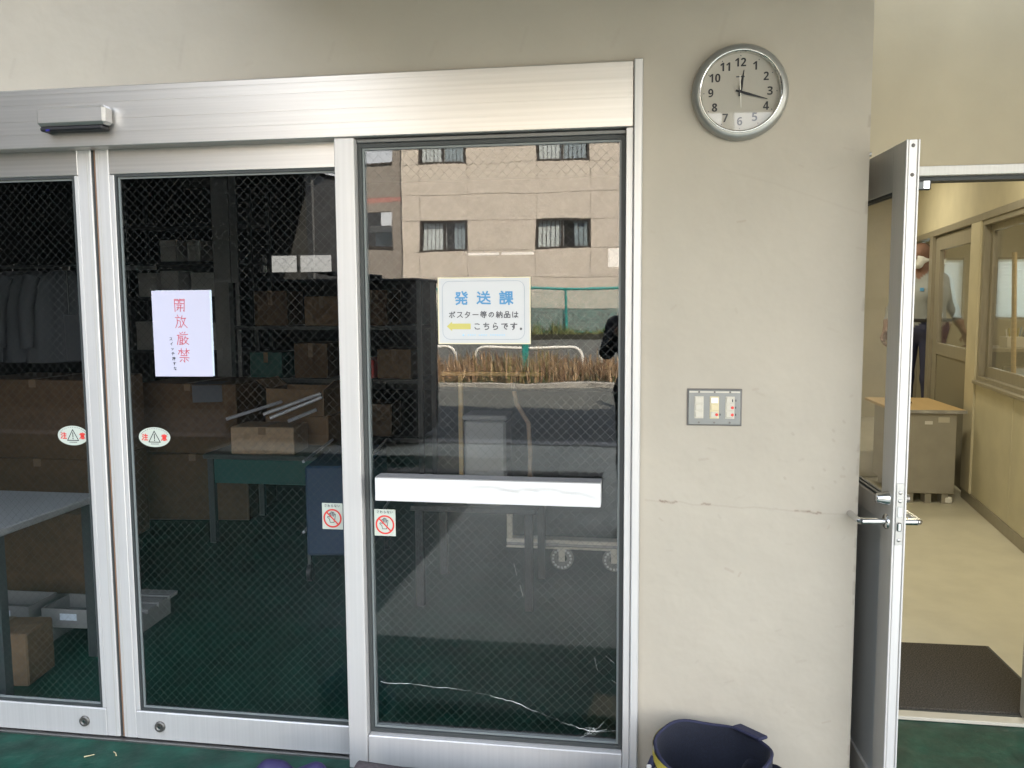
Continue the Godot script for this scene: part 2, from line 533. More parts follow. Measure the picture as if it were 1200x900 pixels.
	M.rail_white = mat(lin(0.72, 0.72, 0.7), 0.45)
	M.trolley_frame = mat(lin(0.75, 0.72, 0.62), 0.4)
	M.tyre = mat(lin(0.3, 0.3, 0.28), 0.7)
	M.block = tri_mat(lin(0.34, 0.345, 0.33), 0.85, 74, 0.7, V * 0.6, 0.02)
	var hg := mat(Color.WHITE, 0.85)
	hg.vertex_color_use_as_albedo = true
	hg.backlight_enabled = true
	hg.backlight = Color(0.25, 0.25, 0.2)
	M.blade = hg
	# things
	M.navy = tri_mat(lin(0.0075, 0.011, 0.028), 0.8, 81, 0.6, V * 6, 0.03, 0.0, 5.0, 0.8)
	M.navy.rim_enabled = true
	M.navy.rim = 0.2
	M.navy_light = mat(lin(0.012, 0.014, 0.042), 0.8)
	M.yellow = tri_mat(lin(0.55, 0.45, 0.06), 0.7, 82, 0.7, V * 8, 0.03)
	M.webbing = mat(lin(0.6, 0.58, 0.55), 0.8)
	M.taupe = tri_mat(lin(0.085, 0.07, 0.075), 0.8, 83, 0.7, V * 5, 0.03, 0.0, 4.0, 0.6)
	M.purple = tri_mat(lin(0.018, 0.014, 0.06), 0.8, 84, 0.6, V * 7, 0.03, 0.0, 4.0, 0.7)
	M.card = tri_mat(lin(0.16, 0.105, 0.058), 0.85, 85, 0.82, V * 1.5, 0.02)
	M.card_b = tri_mat(lin(0.095, 0.058, 0.028), 0.85, 86, 0.82, V * 1.5, 0.02)
	M.card_pale = tri_mat(lin(0.31, 0.23, 0.15), 0.85, 87, 0.85, V * 1.5, 0.02)
	M.tape = mat(lin(0.13, 0.09, 0.05), 0.45)
	M.table = mat(lin(0.2, 0.205, 0.205), 0.5)
	M.rack = mat(lin(0.05, 0.058, 0.06), 0.5, 0.3)
	M.pipe = mat(lin(0.4, 0.42, 0.47), 0.35, 0.3)
	M.blue = mat(lin(0.012, 0.032, 0.075), 0.6)
	M.red = mat(lin(0.4, 0.05, 0.05), 0.6)
	M.cloth_pale = mat(lin(0.075, 0.085, 0.1), 0.9)
	M.tarp = tri_mat(lin(0.012, 0.013, 0.016), 0.55, 88, 0.6, V * 2, 0.02, 0.0, 4.0, 0.6)
	M.yellow_paint = mat(lin(0.26, 0.18, 0.06), 0.5)
	M.locker = mat(lin(0.22, 0.225, 0.22), 0.5)
	M.office_wall = tri_mat(lin(0.57, 0.52, 0.375), 0.7, 91, 0.93, V * 0.5, 0.01)
	M.office_panel = tri_mat(lin(0.57, 0.53, 0.39), 0.45, 92, 0.93, V * 0.6, 0.01)
	M.office_alu = tri_mat(lin(0.36, 0.33, 0.265), 0.4, 93, 0.9, Vector3(5, 0.4, 5), 0.02, 0.4)
	M.office_dark = mat(lin(0.2, 0.18, 0.13), 0.5)
	M.cabinet = tri_mat(lin(0.33, 0.31, 0.265), 0.5, 94, 0.93, V * 1.0, 0.01)
	var wd := tri_mat(lin(0.62, 0.43, 0.2), 0.45, 95, 0.8, Vector3(1.2, 10, 12), 0.01)
	M.wood = wd
	M.ceiling = mat(lin(0.55, 0.53, 0.46), 0.8)
	M.blind = mat(lin(0.7, 0.74, 0.76), 0.7)
	var bl := Color(0.95, 1.0, 1.0)
	M.blind.backlight_enabled = true
	M.blind.backlight = bl
	var sk := mat(Color.WHITE, 0.7)
	sk.vertex_color_use_as_albedo = true
	M.skin = sk
	M.hair = mat(lin(0.03, 0.02, 0.015), 0.7)
	M.mask = mat(lin(0.72, 0.72, 0.72), 0.85)
	M.dial = mat(lin(0.36, 0.335, 0.285), 0.6)
	M.clock_rim = mat(lin(0.33, 0.33, 0.31), 0.4, 0.7)
	M.clock_bezel = mat(lin(0.72, 0.72, 0.7), 0.1, 1.0)
	M.hand_pale = mat(lin(0.7, 0.68, 0.6), 0.4)
	M.plate = mat(lin(0.2, 0.205, 0.2), 0.35, 0.5)
	M.plate_edge = mat(lin(0.12, 0.11, 0.1), 0.5)
	M.ivory = mat(lin(0.48, 0.45, 0.38), 0.35)
	M.ivory_warm = mat(lin(0.56, 0.48, 0.3), 0.35)
	M.white_plastic = mat(lin(0.75, 0.74, 0.7), 0.35)
	M.tube_light = mat(Color.WHITE, 0.5)
	M.tube_light.emission_enabled = true
	M.tube_light.emission = Color(1.0, 0.97, 0.88)
	M.tube_light.emission_energy_multiplier = 0.25
	M.straw = mat(lin(0.5, 0.42, 0.25), 0.9)
	M.screen_light = mat(lin(0.02, 0.02, 0.2), 0.3)

# ------------------------------------------------------------------ the place
func _ready() -> void:
	rng.seed = 4711
	var cam := Camera3D.new()
	cam.name = "camera"
	add_child(cam)
	cam.transform = Transform3D(Basis(Vector3.UP, 0.155242) * Basis(Vector3.RIGHT, -0.0961454) * Basis(Vector3.BACK, -0.0061034), Vector3(0, 1.55, 2.62))
	cam.fov = 48.15
	cam.near = 0.05
	cam.far = 900.0
	cam.current = true
	var we := WorldEnvironment.new()
	we.name = "daylight"
	var env := Environment.new()
	var sky := Sky.new()
	var sm := ProceduralSkyMaterial.new()
	sm.sky_top_color = Color(0.64, 0.68, 0.745)
	sm.sky_horizon_color = Color(0.90, 0.885, 0.845)
	sm.sky_curve = 0.18
	sm.ground_bottom_color = Color(0.28, 0.27, 0.25)
	sm.ground_horizon_color = Color(0.55, 0.56, 0.56)
	sm.energy_multiplier = 1.1
	var cl := NoiseTexture2D.new()
	cl.width = 512
	cl.height = 256
	cl.seamless = true
	cl.noise = noise(5, 0.012, 5)
	var cg := Gradient.new()
	cg.set_color(0, Color(0, 0, 0, 0))
	cg.set_color(1, Color(0.5, 0.5, 0.5, 0.5))
	cg.add_point(0.52, Color(0, 0, 0, 0))
	cl.color_ramp = cg
	sm.sky_cover = cl
	sky.sky_material = sm
	env.background_mode = Environment.BG_SKY
	env.sky = sky
	env.tonemap_mode = Environment.TONE_MAPPER_LINEAR
	env.tonemap_exposure = 10.2
	env.sdfgi_enabled = true
	env.ssao_enabled = true
	env.ssil_enabled = true
	we.environment = env
	add_child(we)
	var sun := DirectionalLight3D.new()
	sun.name = "sun"
	sun.light_energy = 1.6
	sun.light_color = Color(1.0, 0.95, 0.86)
	sun.light_angular_distance = 0.5
	sun.shadow_enabled = true
	sun.basis = Basis.looking_at(Vector3(-0.22, -0.766, 0.60))
	add_child(sun)
	make_materials()
	setting()
	building()
	door_unit()
	sliding_leaf(true)
	sliding_leaf(false)
	on_the_door()
	wall_things()
	office_leaf()
	office()
	warehouse()
	street()
	loading_bay()
	people()
	bags()

func setting() -> void:
	struct("ground", B(Vector3(-400, -0.3, -400), Vector3(400, -0.012, 400)), M.ground)
	struct("warehouse_floor", B(Vector3(-15, -0.2, -12.0), Vector3(0.5, 0.0, -0.13)), M.green_dark)
	struct("office_floor", B(Vector3(0.62, -0.2, -9.0), Vector3(6.8, 0.002, -0.66)), M.vinyl)
	var s := B(Vector3(-4.6, -0.2, -0.13), Vector3(0.62, 0.0, 1.02))
	box(s, Vector3(0.62, -0.2, -0.61), Vector3(5.0, 0.0, 1.02))
	struct("painted_floor", s, M.green_floor)
	s = B(Vector3(-15.5, -0.2, 1.02), Vector3(-4.6, -0.002, 6.35))
	box(s, Vector3(-4.6, -0.2, 1.02), Vector3(-1.32, -0.002, 5.6))
	struct("bay_floor", s, M.green_dark)  # out of view, kept dark so the left panes mirror little light
	s = B(Vector3(-1.32, -0.2, 1.02), Vector3(9.0, -0.002, 6.35))
	box(s, Vector3(-4.6, -0.2, 5.6), Vector3(-1.32, -0.002, 6.35))
	struct("concrete_apron", s, M.concrete)
	struct("drain_kerb", B(Vector3(-24, -0.2, 6.35), Vector3(24, 0.012, 6.6), 0.008), M.kerb)
	struct("road", B(Vector3(-150, -0.2, 6.6), Vector3(150, -0.006, 12.55)), M.asphalt)
	struct("road_edge_kerb", B(Vector3(-60, -0.2, 12.55), Vector3(60, 0.08, 12.7), 0.01), M.kerb)
	struct("planting_strip", B(Vector3(-60, -0.2, 12.7), Vector3(60, 0.06, 16.6)), M.soil)
	struct("parking_area", B(Vector3(-60, -0.2, 16.6), Vector3(60, 0.0, 31.6)), M.asphalt)
	struct("back_verge", B(Vector3(-60, -0.2, 31.6), Vector3(60, 0.22, 36.0)), M.soil)

func building() -> void:
	var s := B(Vector3(-15.5, 0, -0.22), Vector3(-3.68, 3.75, -0.02))
	box(s, Vector3(-3.68, 2.25, -0.22), Vector3(-0.016, 3.75, -0.02))
	box(s, Vector3(-0.016, 0, -0.6), Vector3(0.627, 3.75, -0.02))
	one("front_wall", s, M.wall, "beige painted wall with a waist high hairline crack around the sliding doors", "wall")
	s = B(Vector3(0.627, 0, -0.75), Vector3(0.652, 3.75, -0.6))
	box(s, Vector3(0.652, 2.005, -0.75), Vector3(1.42, 3.75, -0.6))
	box(s, Vector3(1.42, 0, -0.75), Vector3(1.9, 3.75, -0.6))
	box(s, Vector3(1.9, 0, -0.75), Vector3(7.0, 3.75, -0.02))
	one("recess_wall", s, M.wall_plain, "plain beige recessed wall above the open office doorway", "wall")
	# shell of the building, and an unseen storey tall enough to shade the road
	s = B(Vector3(-15.6, 3.75, -12.4), Vector3(7.2, 12.4, -0.02))
	one("unseen_upper_storey", s, M.wall_plain, "windowless beige upper storey out of view, its height set to shade the road", "building")
	s = B(Vector3(-15.5, 0, -12.3), Vector3(-15.2, 3.75, -0.22))
	# back wall with three small high windows
	var xs := [-15.2, -6.84, -5.5, -3.1, -1.9, -0.66, -0.1, 0.42]
	for i in xs.size() - 1:
		if i % 2 == 0: box(s, Vector3(xs[i], 0, -12.3), Vector3(xs[i + 1], 3.75, -12.0))
		else:
			var wy: Array = [[], [2.08, 2.4], [], [2.33, 2.40], [], [2.1, 2.44], []][i]
			box(s, Vector3(xs[i], 0, -12.3), Vector3(xs[i + 1], wy[0], -12.0))
			box(s, Vector3(xs[i], wy[1], -12.3), Vector3(xs[i + 1], 3.75, -12.0))
	box(s, Vector3(0.42, 0, -12.3), Vector3(0.62, 3.75, -0.6))
	box(s, Vector3(-15.2, 3.6, -12.0), Vector3(0.42, 3.745, -0.22))
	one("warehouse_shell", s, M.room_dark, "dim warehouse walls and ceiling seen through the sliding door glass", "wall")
	# canopy over the entrance, out of view, its depth set to shade the wall top
	s = B(Vector3(-1.25, 2.75, 0.0), Vector3(7.2, 2.87, 2.08))
	box(s, Vector3(-15.5, 3.58, 0.0), Vector3(-4.6, 3.745, 9.2))  # bay roof, out of view, keeps the bay dark
	box(s, Vector3(-4.6, 3.1, 0.0), Vector3(-1.251, 3.2, 0.55))  # short roof added to dim the upper left wall
	var c := thing("entrance_canopy", "flat canopy roof out of view, sized to shade the wall top and apron", "canopy")
	obj("roof_slab", s, M.canopy, c)
	obj("fascia_beam", B(Vector3(-1.25, 2.505, 2.0), Vector3(7.2, 2.748, 2.07)), M.beam, c)
	var p := thing("street_pole", "pale slim pole standing at the kerb, mirrored in the clock glass", "pole", Vector3(0.78, 0.0, 6.47))
	obj("shaft", T([Vector3(0, 0.02, 0), Vector3(0, 5.2, 0)], 0.075, 0.06, 20), M.rail_white, p)
	obj("cover_strip", B(Vector3(-0.03, 0.3, -0.083), Vector3(0.03, 3.2, -0.06), 0.003), M.beam, p)
	obj("base_collar", T([Vector3(0, 0.0, 0), Vector3(0, 0.12, 0)], 0.11, 0.1, 20), M.beam, p)
	obj("cap", T([Vector3(0, 5.2, 0), Vector3(0, 5.24, 0)], 0.066, 0.05, 20), M.beam, p)

func wires(w_lo: Vector2, w_hi: Vector2, z: float) -> SurfaceTool:
	var s := sf()
	var step := 0.0305
	var h := w_hi.y - w_lo.y
	var hw := 0.00026
	for k in 2:
		var n := int((w_hi.x - w_lo.x + h) / step) + 1
		for i in n:
			var x0: float = w_lo.x - h + i * step + 0.007
			var a := Vector2(x0, w_lo.y)
			var b := Vector2(x0 + h, w_hi.y)
			if a.x < w_lo.x: a = Vector2(w_lo.x, w_lo.y + (w_lo.x - x0))
			if b.x > w_hi.x: b = Vector2(w_hi.x, w_lo.y + (w_hi.x - x0))
			if b.x - a.x < 0.005: continue
			if k == 1:
				a.y = w_hi.y + w_lo.y - a.y
				b.y = w_hi.y + w_lo.y - b.y
			var d := (b - a).normalized()
			var nn := Vector2(-d.y, d.x) * hw * 1.0
			var zz := z + (0.0006 if k else -0.0006)
			quad(s, Vector3(a.x - nn.x, a.y - nn.y, zz), Vector3(b.x - nn.x, b.y - nn.y, zz), Vector3(b.x + nn.x, b.y + nn.y, zz), Vector3(a.x + nn.x, a.y + nn.y, zz))
	return s

func wired_pane(lo: Vector2, hi: Vector2, z: float, parent: Node) -> void:
	obj("glass_pane", B(Vector3(lo.x, lo.y, z - 0.0034), Vector3(hi.x, hi.y, z + 0.0034)), M.glass, parent)
	var w := obj("wire_mesh", wires(lo + Vector2(0.002, 0.002), hi - Vector2(0.002, 0.002), z), M.wire, parent)
	w.set_meta("kind", "stuff")

func rim4(s: SurfaceTool, lo: Vector2, hi: Vector2, w: float, z0: float, z1: float) -> void:
	# four bars just inside lo..hi
	box(s, Vector3(lo.x, lo.y, z0), Vector3(lo.x + w, hi.y, z1))
	box(s, Vector3(hi.x - w, lo.y, z0), Vector3(hi.x, hi.y, z1))
	box(s, Vector3(lo.x + w, lo.y, z0), Vector3(hi.x - w, lo.y + w, z1))
	box(s, Vector3(lo.x + w, hi.y - w, z0), Vector3(hi.x - w, hi.y, z1))

func door_unit() -> void:
	var t := thing("door_frame", "silver aluminium frame and header of the automatic sliding doors with fixed wired pane", "door frame", Vector3.ZERO)
	# header box
	var s := B(Vector3(-3.68, 2.06, -0.2), Vector3(-0.042, 2.25, 0.0), 0.003)
	obj("header", s, M.alu, t)
	s = sf()
	for y in [2.105, 2.147, 2.2, 2.231]:
		box(s, Vector3(-3.68, y, 0.0), Vector3(-0.043, y + 0.0035, 0.0009))
	obj("header_bead", s, M.alu, t)
	for sd in [1, -1]:
		var f := func(x: float) -> float: return x if sd > 0 else -3.696 - x
		var bb := func(a: Vector3, b: Vector3, bev := 0.0) -> SurfaceTool:
			return B(Vector3(min(f.call(a.x), f.call(b.x)), a.y, a.z), Vector3(max(f.call(a.x), f.call(b.x)), b.y, b.z), bev)
		obj("side_jamb", bb.call(Vector3(-0.0415, 0.0, -0.2), Vector3(-0.0165, 2.252, 0.012), 0.003), M.alu_white, t)
		obj("jamb_inner", bb.call(Vector3(-0.064, 0.0, -0.12), Vector3(-0.0425, 2.058, 0.003), 0.002), M.alu_white, t)
		obj("mullion", bb.call(Vector3(-0.968, 0.0, -0.055), Vector3(-0.904, 2.058, 0.0), 0.0025), M.alu_white, t)
		obj("bottom_rail", bb.call(Vector3(-0.903, 0.012, -0.09), Vector3(-0.065, 0.115, -0.006), 0.003), M.alu_white, t)
		obj("top_stop", bb.call(Vector3(-0.903, 2.045, -0.09), Vector3(-0.065, 2.058, -0.025), 0.002), M.alu_dark, t)
		obj("rear_post", bb.call(Vector3(-0.966, 0.0, -0.2), Vector3(-0.93, 2.058, -0.13)), M.alu_grey, t)
		var lo := Vector2(min(f.call(-0.902), f.call(-0.066)), 0.117)
		var hi := Vector2(max(f.call(-0.902), f.call(-0.066)), 2.044)
		s = sf()
		rim4(s, lo, hi, 0.012, -0.085, -0.032)
		obj("gasket", s, M.gasket, t)
		s = sf()
		rim4(s, lo + Vector2(0.0125, 0.0125), hi - Vector2(0.0125, 0.0125), 0.006, -0.06, -0.0405)
		obj("gasket_lip", s, M.gasket_light, t)
		wired_pane(lo + Vector2(0.011, 0.011), hi - Vector2(0.011, 0.011), -0.05, t)
	# a long crack across the foot of the pane and the bruise it starts from
	s = sf()
	var zc := -0.0458
	var path := [Vector2(-0.868, 0.284), Vector2(-0.772, 0.283), Vector2(-0.575, 0.274), Vector2(-0.495, 0.262), Vector2(-0.412, 0.243), Vector2(-0.305, 0.203), Vector2(-0.236, 0.181), Vector2(-0.17, 0.163), Vector2(-0.075, 0.17)]
	var pts := []
	for i in path.size() - 1:
		for k in 6:
			var q: Vector2 = path[i].lerp(path[i + 1], k / 6.0)
			pts.append(q + Vector2(0, rng.randf_range(-0.0022, 0.0022)))
	pts.append(path[-1])
	for i in pts.size() - 1:
		stroke(s, [pts[i], pts[i + 1]], rng.randf_range(0.0003, 0.0016) * (0.6 + 0.5 * sin(i * 0.35)), zc)
	for i in 34:
		var a := rng.randf_range(0, TAU)
		var r := rng.randf_range(0.004, 0.016) if i % 5 else rng.randf_range(0.015, 0.05)
		var c := Vector2(-0.165, 0.165)
		c += Vector2(rng.randf_range(-0.012, 0.012), rng.randf_range(-0.008, 0.008))
		stroke(s, [c + Vector2(cos(a), sin(a)) * r * 0.3, c + Vector2(cos(a + 0.25), sin(a + 0.25) * 0.8) * r], rng.randf_range(0.0003, 0.0007), zc + 0.0003)
	for q in [[0.415, 0.71, 0.405, 0.67], [0.395, 0.64, 0.385, 0.60], [0.12, 0.42, 0.09, 0.395], [0.155, 0.41, 0.145, 0.37], [0.1, 0.34, 0.085, 0.33]]:
		stroke(s, [Vector2(-q[0], q[1]), Vector2(-q[2], q[3])], 0.00035, zc + 0.0005)
	obj("crack", s, M.crack, t).set_meta("label", "white crack running across the foot of the pane")
	obj("threshold_rail", B(Vector3(-3.6, 0.0, -0.11), Vector3(-0.97, 0.006, -0.045)), M.steel_dull, t)

func sliding_leaf(right: bool) -> void:
	var lab := "sliding door leaf with the handwritten paper notice and red prohibition sticker on its wired glass" if right else "sliding door leaf without notice, its wired glass fronting a pale worktable"
	var t := thing("sliding_door", lab, "sliding door", Vector3(-1.834, 0, -0.06), 0.0, "automatic sliding doors")
	# built for the right-hand leaf, x from the meeting edge; mirrored by building it the other way round
	var sd := 1.0 if right else -1.0
	var bb := func(a: Vector3, b: Vector3, bev := 0.0) -> SurfaceTool:
		return B(Vector3(min(a.x * sd, b.x * sd), a.y, a.z), Vector3(max(a.x * sd, b.x * sd), b.y, b.z), bev)
	var s: SurfaceTool = bb.call(Vector3(0.008, 0.011, -0.035), Vector3(0.057, 2.1, 0.0), 0.003)
	obj("meeting_stile", s, M.alu_white, t)
	s = bb.call(Vector3(0.0575, 0.113, -0.035), Vector3(0.073, 1.978, -0.002), 0.002)
	obj("glazing_bead", s, M.alu_white, t)
	obj("stile_groove", bb.call(Vector3(0.02, 0.012, 0.0), Vector3(0.0225, 2.05, 0.0012)), M.alu_grey, t)
	obj("rear_stile", bb.call(Vector3(0.88, 0.011, -0.035), Vector3(0.94, 2.1, 0.0), 0.003), M.alu_white, t)
	obj("top_rail", bb.call(Vector3(0.0575, 1.979, -0.034), Vector3(0.879, 2.1, -0.001), 0.002), M.alu, t)
	obj("bottom_rail", bb.call(Vector3(0.0575, 0.011, -0.034), Vector3(0.879, 0.1125, 0.001), 0.003), M.alu_v, t)
	obj("meeting_seal", bb.call(Vector3(0.001, 0.012, -0.03), Vector3(0.0075, 2.1, -0.006)), M.rust if right else M.gasket, t)
	var lo := Vector2(min(0.074 * sd, 0.879 * sd), 0.114)
	var hi := Vector2(max(0.074 * sd, 0.879 * sd), 1.978)
	s = sf()
	rim4(s, lo, hi, 0.007, -0.03, -0.004)
	obj("gasket", s, M.gasket, t)
	s = sf()
	rim4(s, lo + Vector2(0.0075, 0.0075), hi - Vector2(0.0075, 0.0075), 0.006, -0.018, -0.0125)
	obj("gasket_lip", s, M.gasket_light, t)
	wired_pane(lo + Vector2(0.006, 0.006), hi - Vector2(0.006, 0.006), -0.022, t)
	# floor bolt
	var c := Vector3((0.150 if right else -0.142), 0.062, 0.001)
	s = sf()
	lathe(s, [Vector2(0.0, 0.007), Vector2(0.010, 0.007), Vector2(0.0105, 0.0085), Vector2(0.018, 0.0075), Vector2(0.0195, 0.0)], 24, Transform3D(Basis(Vector3.RIGHT, PI / 2), c))
	var k := obj("floor_bolt", s, M.bolt, t)
	s = sf()
	ellipse(s, Vector2(c.x, c.y), 0.0055, 0.0055, c.z + 0.006, c.z + 0.0082, 18)
	obj("cylinder", s, M.steel, k)
	obj("keyhole", B(c + Vector3(-0.0008, -0.003, 0.0083), c + Vector3(0.0008, 0.003, 0.0087)), M.black, k)

func ellipse(s: SurfaceTool, c: Vector2, rx: float, ry: float, z0: float, z1: float, seg := 40) -> void:
	for i in seg:
		var a := TAU * i / seg
		var b := TAU * (i + 1) / seg
		var p := Vector2(c.x + cos(a) * rx, c.y + sin(a) * ry)
		var q := Vector2(c.x + cos(b) * rx, c.y + sin(b) * ry)
		tri(s, Vector3(c.x, c.y, z1), Vector3(q.x, q.y, z1), Vector3(p.x, p.y, z1))
		quad(s, Vector3(p.x, p.y, z0), Vector3(p.x, p.y, z1), Vector3(q.x, q.y, z1), Vector3(q.x, q.y, z0))

func ring(s: SurfaceTool, c: Vector2, r0: float, r1: float, z: float, seg := 40) -> void:
	for i in seg:
		var a := TAU * i / seg
		var b := TAU * (i + 1) / seg
		quad(s, Vector3(c.x + cos(a) * r0, c.y + sin(a) * r0, z), Vector3(c.x + cos(a) * r1, c.y + sin(a) * r1, z), Vector3(c.x + cos(b) * r1, c.y + sin(b) * r1, z), Vector3(c.x + cos(b) * r0, c.y + sin(b) * r0, z))

func on_the_door() -> void:
	# presence sensor on the header
	var t := thing("motion_sensor", "small silver presence sensor box on the door header", "sensor", Vector3(-1.83, 2.147, 0.0))
	obj("housing", B(Vector3(-0.121, -0.026, 0.001), Vector3(0.121, 0.034, 0.052), 0.009), M.alu, t)
	obj("lens_window", B(Vector3(-0.114, -0.042, 0.001), Vector3(0.108, -0.0265, 0.046), 0.005), M.black, t)
	obj("lamp", B(Vector3(-0.09, -0.0425, 0.044), Vector3(-0.078, -0.037, 0.0475)), M.screen_light, t)
	# handwritten notice, two sheets
	t = thing("paper_notice", "white paper notice with red handwritten characters on sliding door glass", "notice", Vector3(-1.548, 1.448, -0.0775), 0.0)
	var s := sf()
	box(s, Vector3(-0.105, -0.1455, -0.0003), Vector3(0.105, 0.1445, 0.0003), 0.0, Transform3D(Basis(Vector3.BACK, 0.006), Vector3.ZERO))
	obj("back_sheet", B(Vector3(-0.09, -0.143, -0.0006), Vector3(0.1115, 0.145, -0.0002)), M.paper_back, t)
	obj("front_sheet", s, M.paper, t)
	s = sf()
	var ks := ["kai", "hou", "gen", "kin"]
	for i in 4:
		s = sf()
		glyph(s, ks[i], -0.028 + 0.003 * i, 0.119 - 0.0565 * i, 0.046, 0.0023, 0.0008, 4.5)
		obj("red_character", s, M.ink_red, t)
	s = sf()
	var k2 := ["su_k", "i_k", "tsu", "chi_k", "os", "su_h", "na"]
	for i in 7:
		s = sf()
		glyph(s, k2[i], -0.047 + 0.0018 * i, -0.012 - 0.0168 * i, 0.0118, 0.0015, 0.0008, 3.0)
		obj("black_character", s, M.ink, t)
	# oval caution stickers
	for i in 2:
		var x: float = [-1.975, -1.667][i]
		var lab: String = ["oval caution sticker on the sliding door leaf without a paper notice", "oval caution sticker below the handwritten paper notice"][i]
		t = thing("caution_sticker", lab, "sticker", Vector3(x, 1.092, -0.0782), 0.0, "oval caution stickers")
		s = sf()
		ellipse(s, Vector2.ZERO, 0.0585, 0.0345, -0.0003, 0.0002)
		obj("oval", s, M.sticker, t)
		s = sf()
		stroke(s, [Vector2(-0.021, -0.017), Vector2(0.021, -0.017), Vector2(0, 0.021), Vector2(-0.021, -0.017)], 0.0028, 0.0008)
		stroke(s, [Vector2(0, 0.01), Vector2(0, -0.005)], 0.0032, 0.0008)
		stroke(s, [Vector2(0, -0.0095), Vector2(0, -0.0115)], 0.0035, 0.0008)
		for j in 7:
			stroke(s, [Vector2(-0.013 + j * 0.0042, -0.0245), Vector2(-0.0108 + j * 0.0042, -0.0225)], 0.0018, 0.0007)
		for j in 15:
			var a: float = PI * (0.12 + 0.76 * j / 14.0)
			stroke(s, [Vector2(cos(a) * 0.052, sin(a) * 0.0296), Vector2(cos(a) * 0.052 + 0.002, sin(a) * 0.0296)], 0.0016, 0.0007)
		obj("triangle_mark", s, M.ink, t)
		s = sf()
		glyph(s, "chuu", -0.047, 0.011, 0.023, 0.0034, 0.0008)
		obj("red_character", s, M.sign_red, t)
		s = sf()
		glyph(s, "i", 0.025, 0.011, 0.023, 0.0032, 0.0008)
		obj("red_character", s, M.sign_red, t)
	# do-not-touch stickers
	for i in 2:
		var at: Vector3 = [Vector3(-1.034, 0.836, -0.0782), Vector3(-0.842, 0.829, -0.0462)][i]
		var lab: String = ["square no touching sticker on the sliding leaf beside the mullion", "square no touching sticker on the fixed pane under the white bumper board"][i]
		t = thing("prohibition_sticker", lab, "sticker", at, 0.0, "no touching stickers")
		obj("square", B(Vector3(-0.036, -0.0445, -0.0003), Vector3(0.036, 0.0445, 0.0002)), M.sticker, t)
		s = sf()
		glyph(s, "hand", -0.021, 0.0195, 0.042, 0.0023, 0.0006)
		for j in 5:
			var key: String = ["sa", "wa", "ra", "na", "i_h"][j]
			glyph(s, key, -0.028 + j * 0.0115, 0.0405, 0.0098, 0.0015, 0.0006)
		obj("hand_drawing", s, M.ink_grey, t)
		s = sf()
		ring(s, Vector2(0, -0.007), 0.0265, 0.032, 0.0009)
		stroke(s, [Vector2(-0.02, 0.0135), Vector2(0.02, -0.0275)], 0.0048, 0.0013)
		obj("red_ring", s, M.sign_red, t)
	# delivery sign
	t = thing("delivery_sign", "white shipping section sign with blue heading and yellow arrow on the fixed pane", "sign", Vector3(-0.5045, 1.5205, -0.044), 0.0)
	obj("board", B(Vector3(-0.1475, -0.1045, -0.0015), Vector3(0.1475, 0.1045, 0.0), 0.0006), M.sign, t)
	s = sf()
	rim4(s, Vector2(-0.1478, -0.1048), Vector2(0.1478, 0.1048), 0.0035, -0.0012, 0.0006)
	obj("taped_edge", s, M.sign_edge, t)
	s = sf()
	var rr := []
	for q in 4:
		for k in 7:
			var a: float = PI / 2 * q + PI / 2 * k / 6.0
			var cx: float = [0.107, -0.107, -0.107, 0.107][q]
			var cy: float = [0.069, 0.069, -0.066, -0.066][q]
			rr.append(Vector2(cx + cos(a) * 0.024 - 0.002, cy + sin(a) * 0.024))
	rr.append(rr[0])
	stroke(s, rr, 0.0015, 0.0007)
	obj("border_line", s, M.ink_line, t)
	s = sf()
	for i in 3:
		s = sf()
		glyph(s, ["hatsu", "sou", "ka"][i], -0.094 + i * 0.0715, 0.062, 0.043, 0.0052, 0.0008)
		obj("blue_character", s, M.ink_blue, t)
	var l1 := ["po", "su_k", "ta", "bar", "tou", "no", "nou", "hin", "ha"]
	for i in 9:
		s = sf()
		glyph(s, l1[i], -0.1135 + i * 0.0252, -0.0015, 0.0215, 0.0026, 0.0008)
		obj("black_character", s, M.ink_grey, t)
	var l2 := ["ko", "chi", "ra", "de", "su_h", "stop"]
	for i in 6:
		s = sf()
		glyph(s, l2[i], -0.034 + i * 0.0292, -0.037, 0.0235, 0.003, 0.0008)
		obj("black_character", s, M.ink_grey, t)
	s = sf()
	quad(s, Vector3(-0.103, -0.058, 0.0008), Vector3(-0.103, -0.040, 0.0008), Vector3(-0.043, -0.040, 0.0008), Vector3(-0.043, -0.058, 0.0008))
	tri(s, Vector3(-0.120, -0.049, 0.0008), Vector3(-0.103, -0.034, 0.0008), Vector3(-0.103, -0.064, 0.0008))
	obj("yellow_arrow", s, M.ink_yellow, t)
	s = sf()
	ellipse(s, Vector2(-0.067, -0.0765), 0.0033, 0.0033, 0.0, 0.0009, 14)
	for i in 17:
		if i == 4 or i == 9: continue
		stroke(s, [Vector2(-0.053 + i * 0.0072, -0.0762), Vector2(-0.0495 + i * 0.0072, -0.0748)], 0.0022, 0.0008)
		stroke(s, [Vector2(-0.052 + i * 0.0072, -0.0785), Vector2(-0.049 + i * 0.0072, -0.0785)], 0.0014, 0.0009)
	obj("small_print", s, M.ink_pale, t)
	# white foam bumper board across the fixed pane, dented along its front
	t = thing("bumper_board", "white dented bumper board fixed across the fixed glass pane", "bumper board", Vector3(-0.491, 0.957, 0.0))
	s = sf()
	s.set_smooth_group(0)
	var nx := 120
	var ny := 14
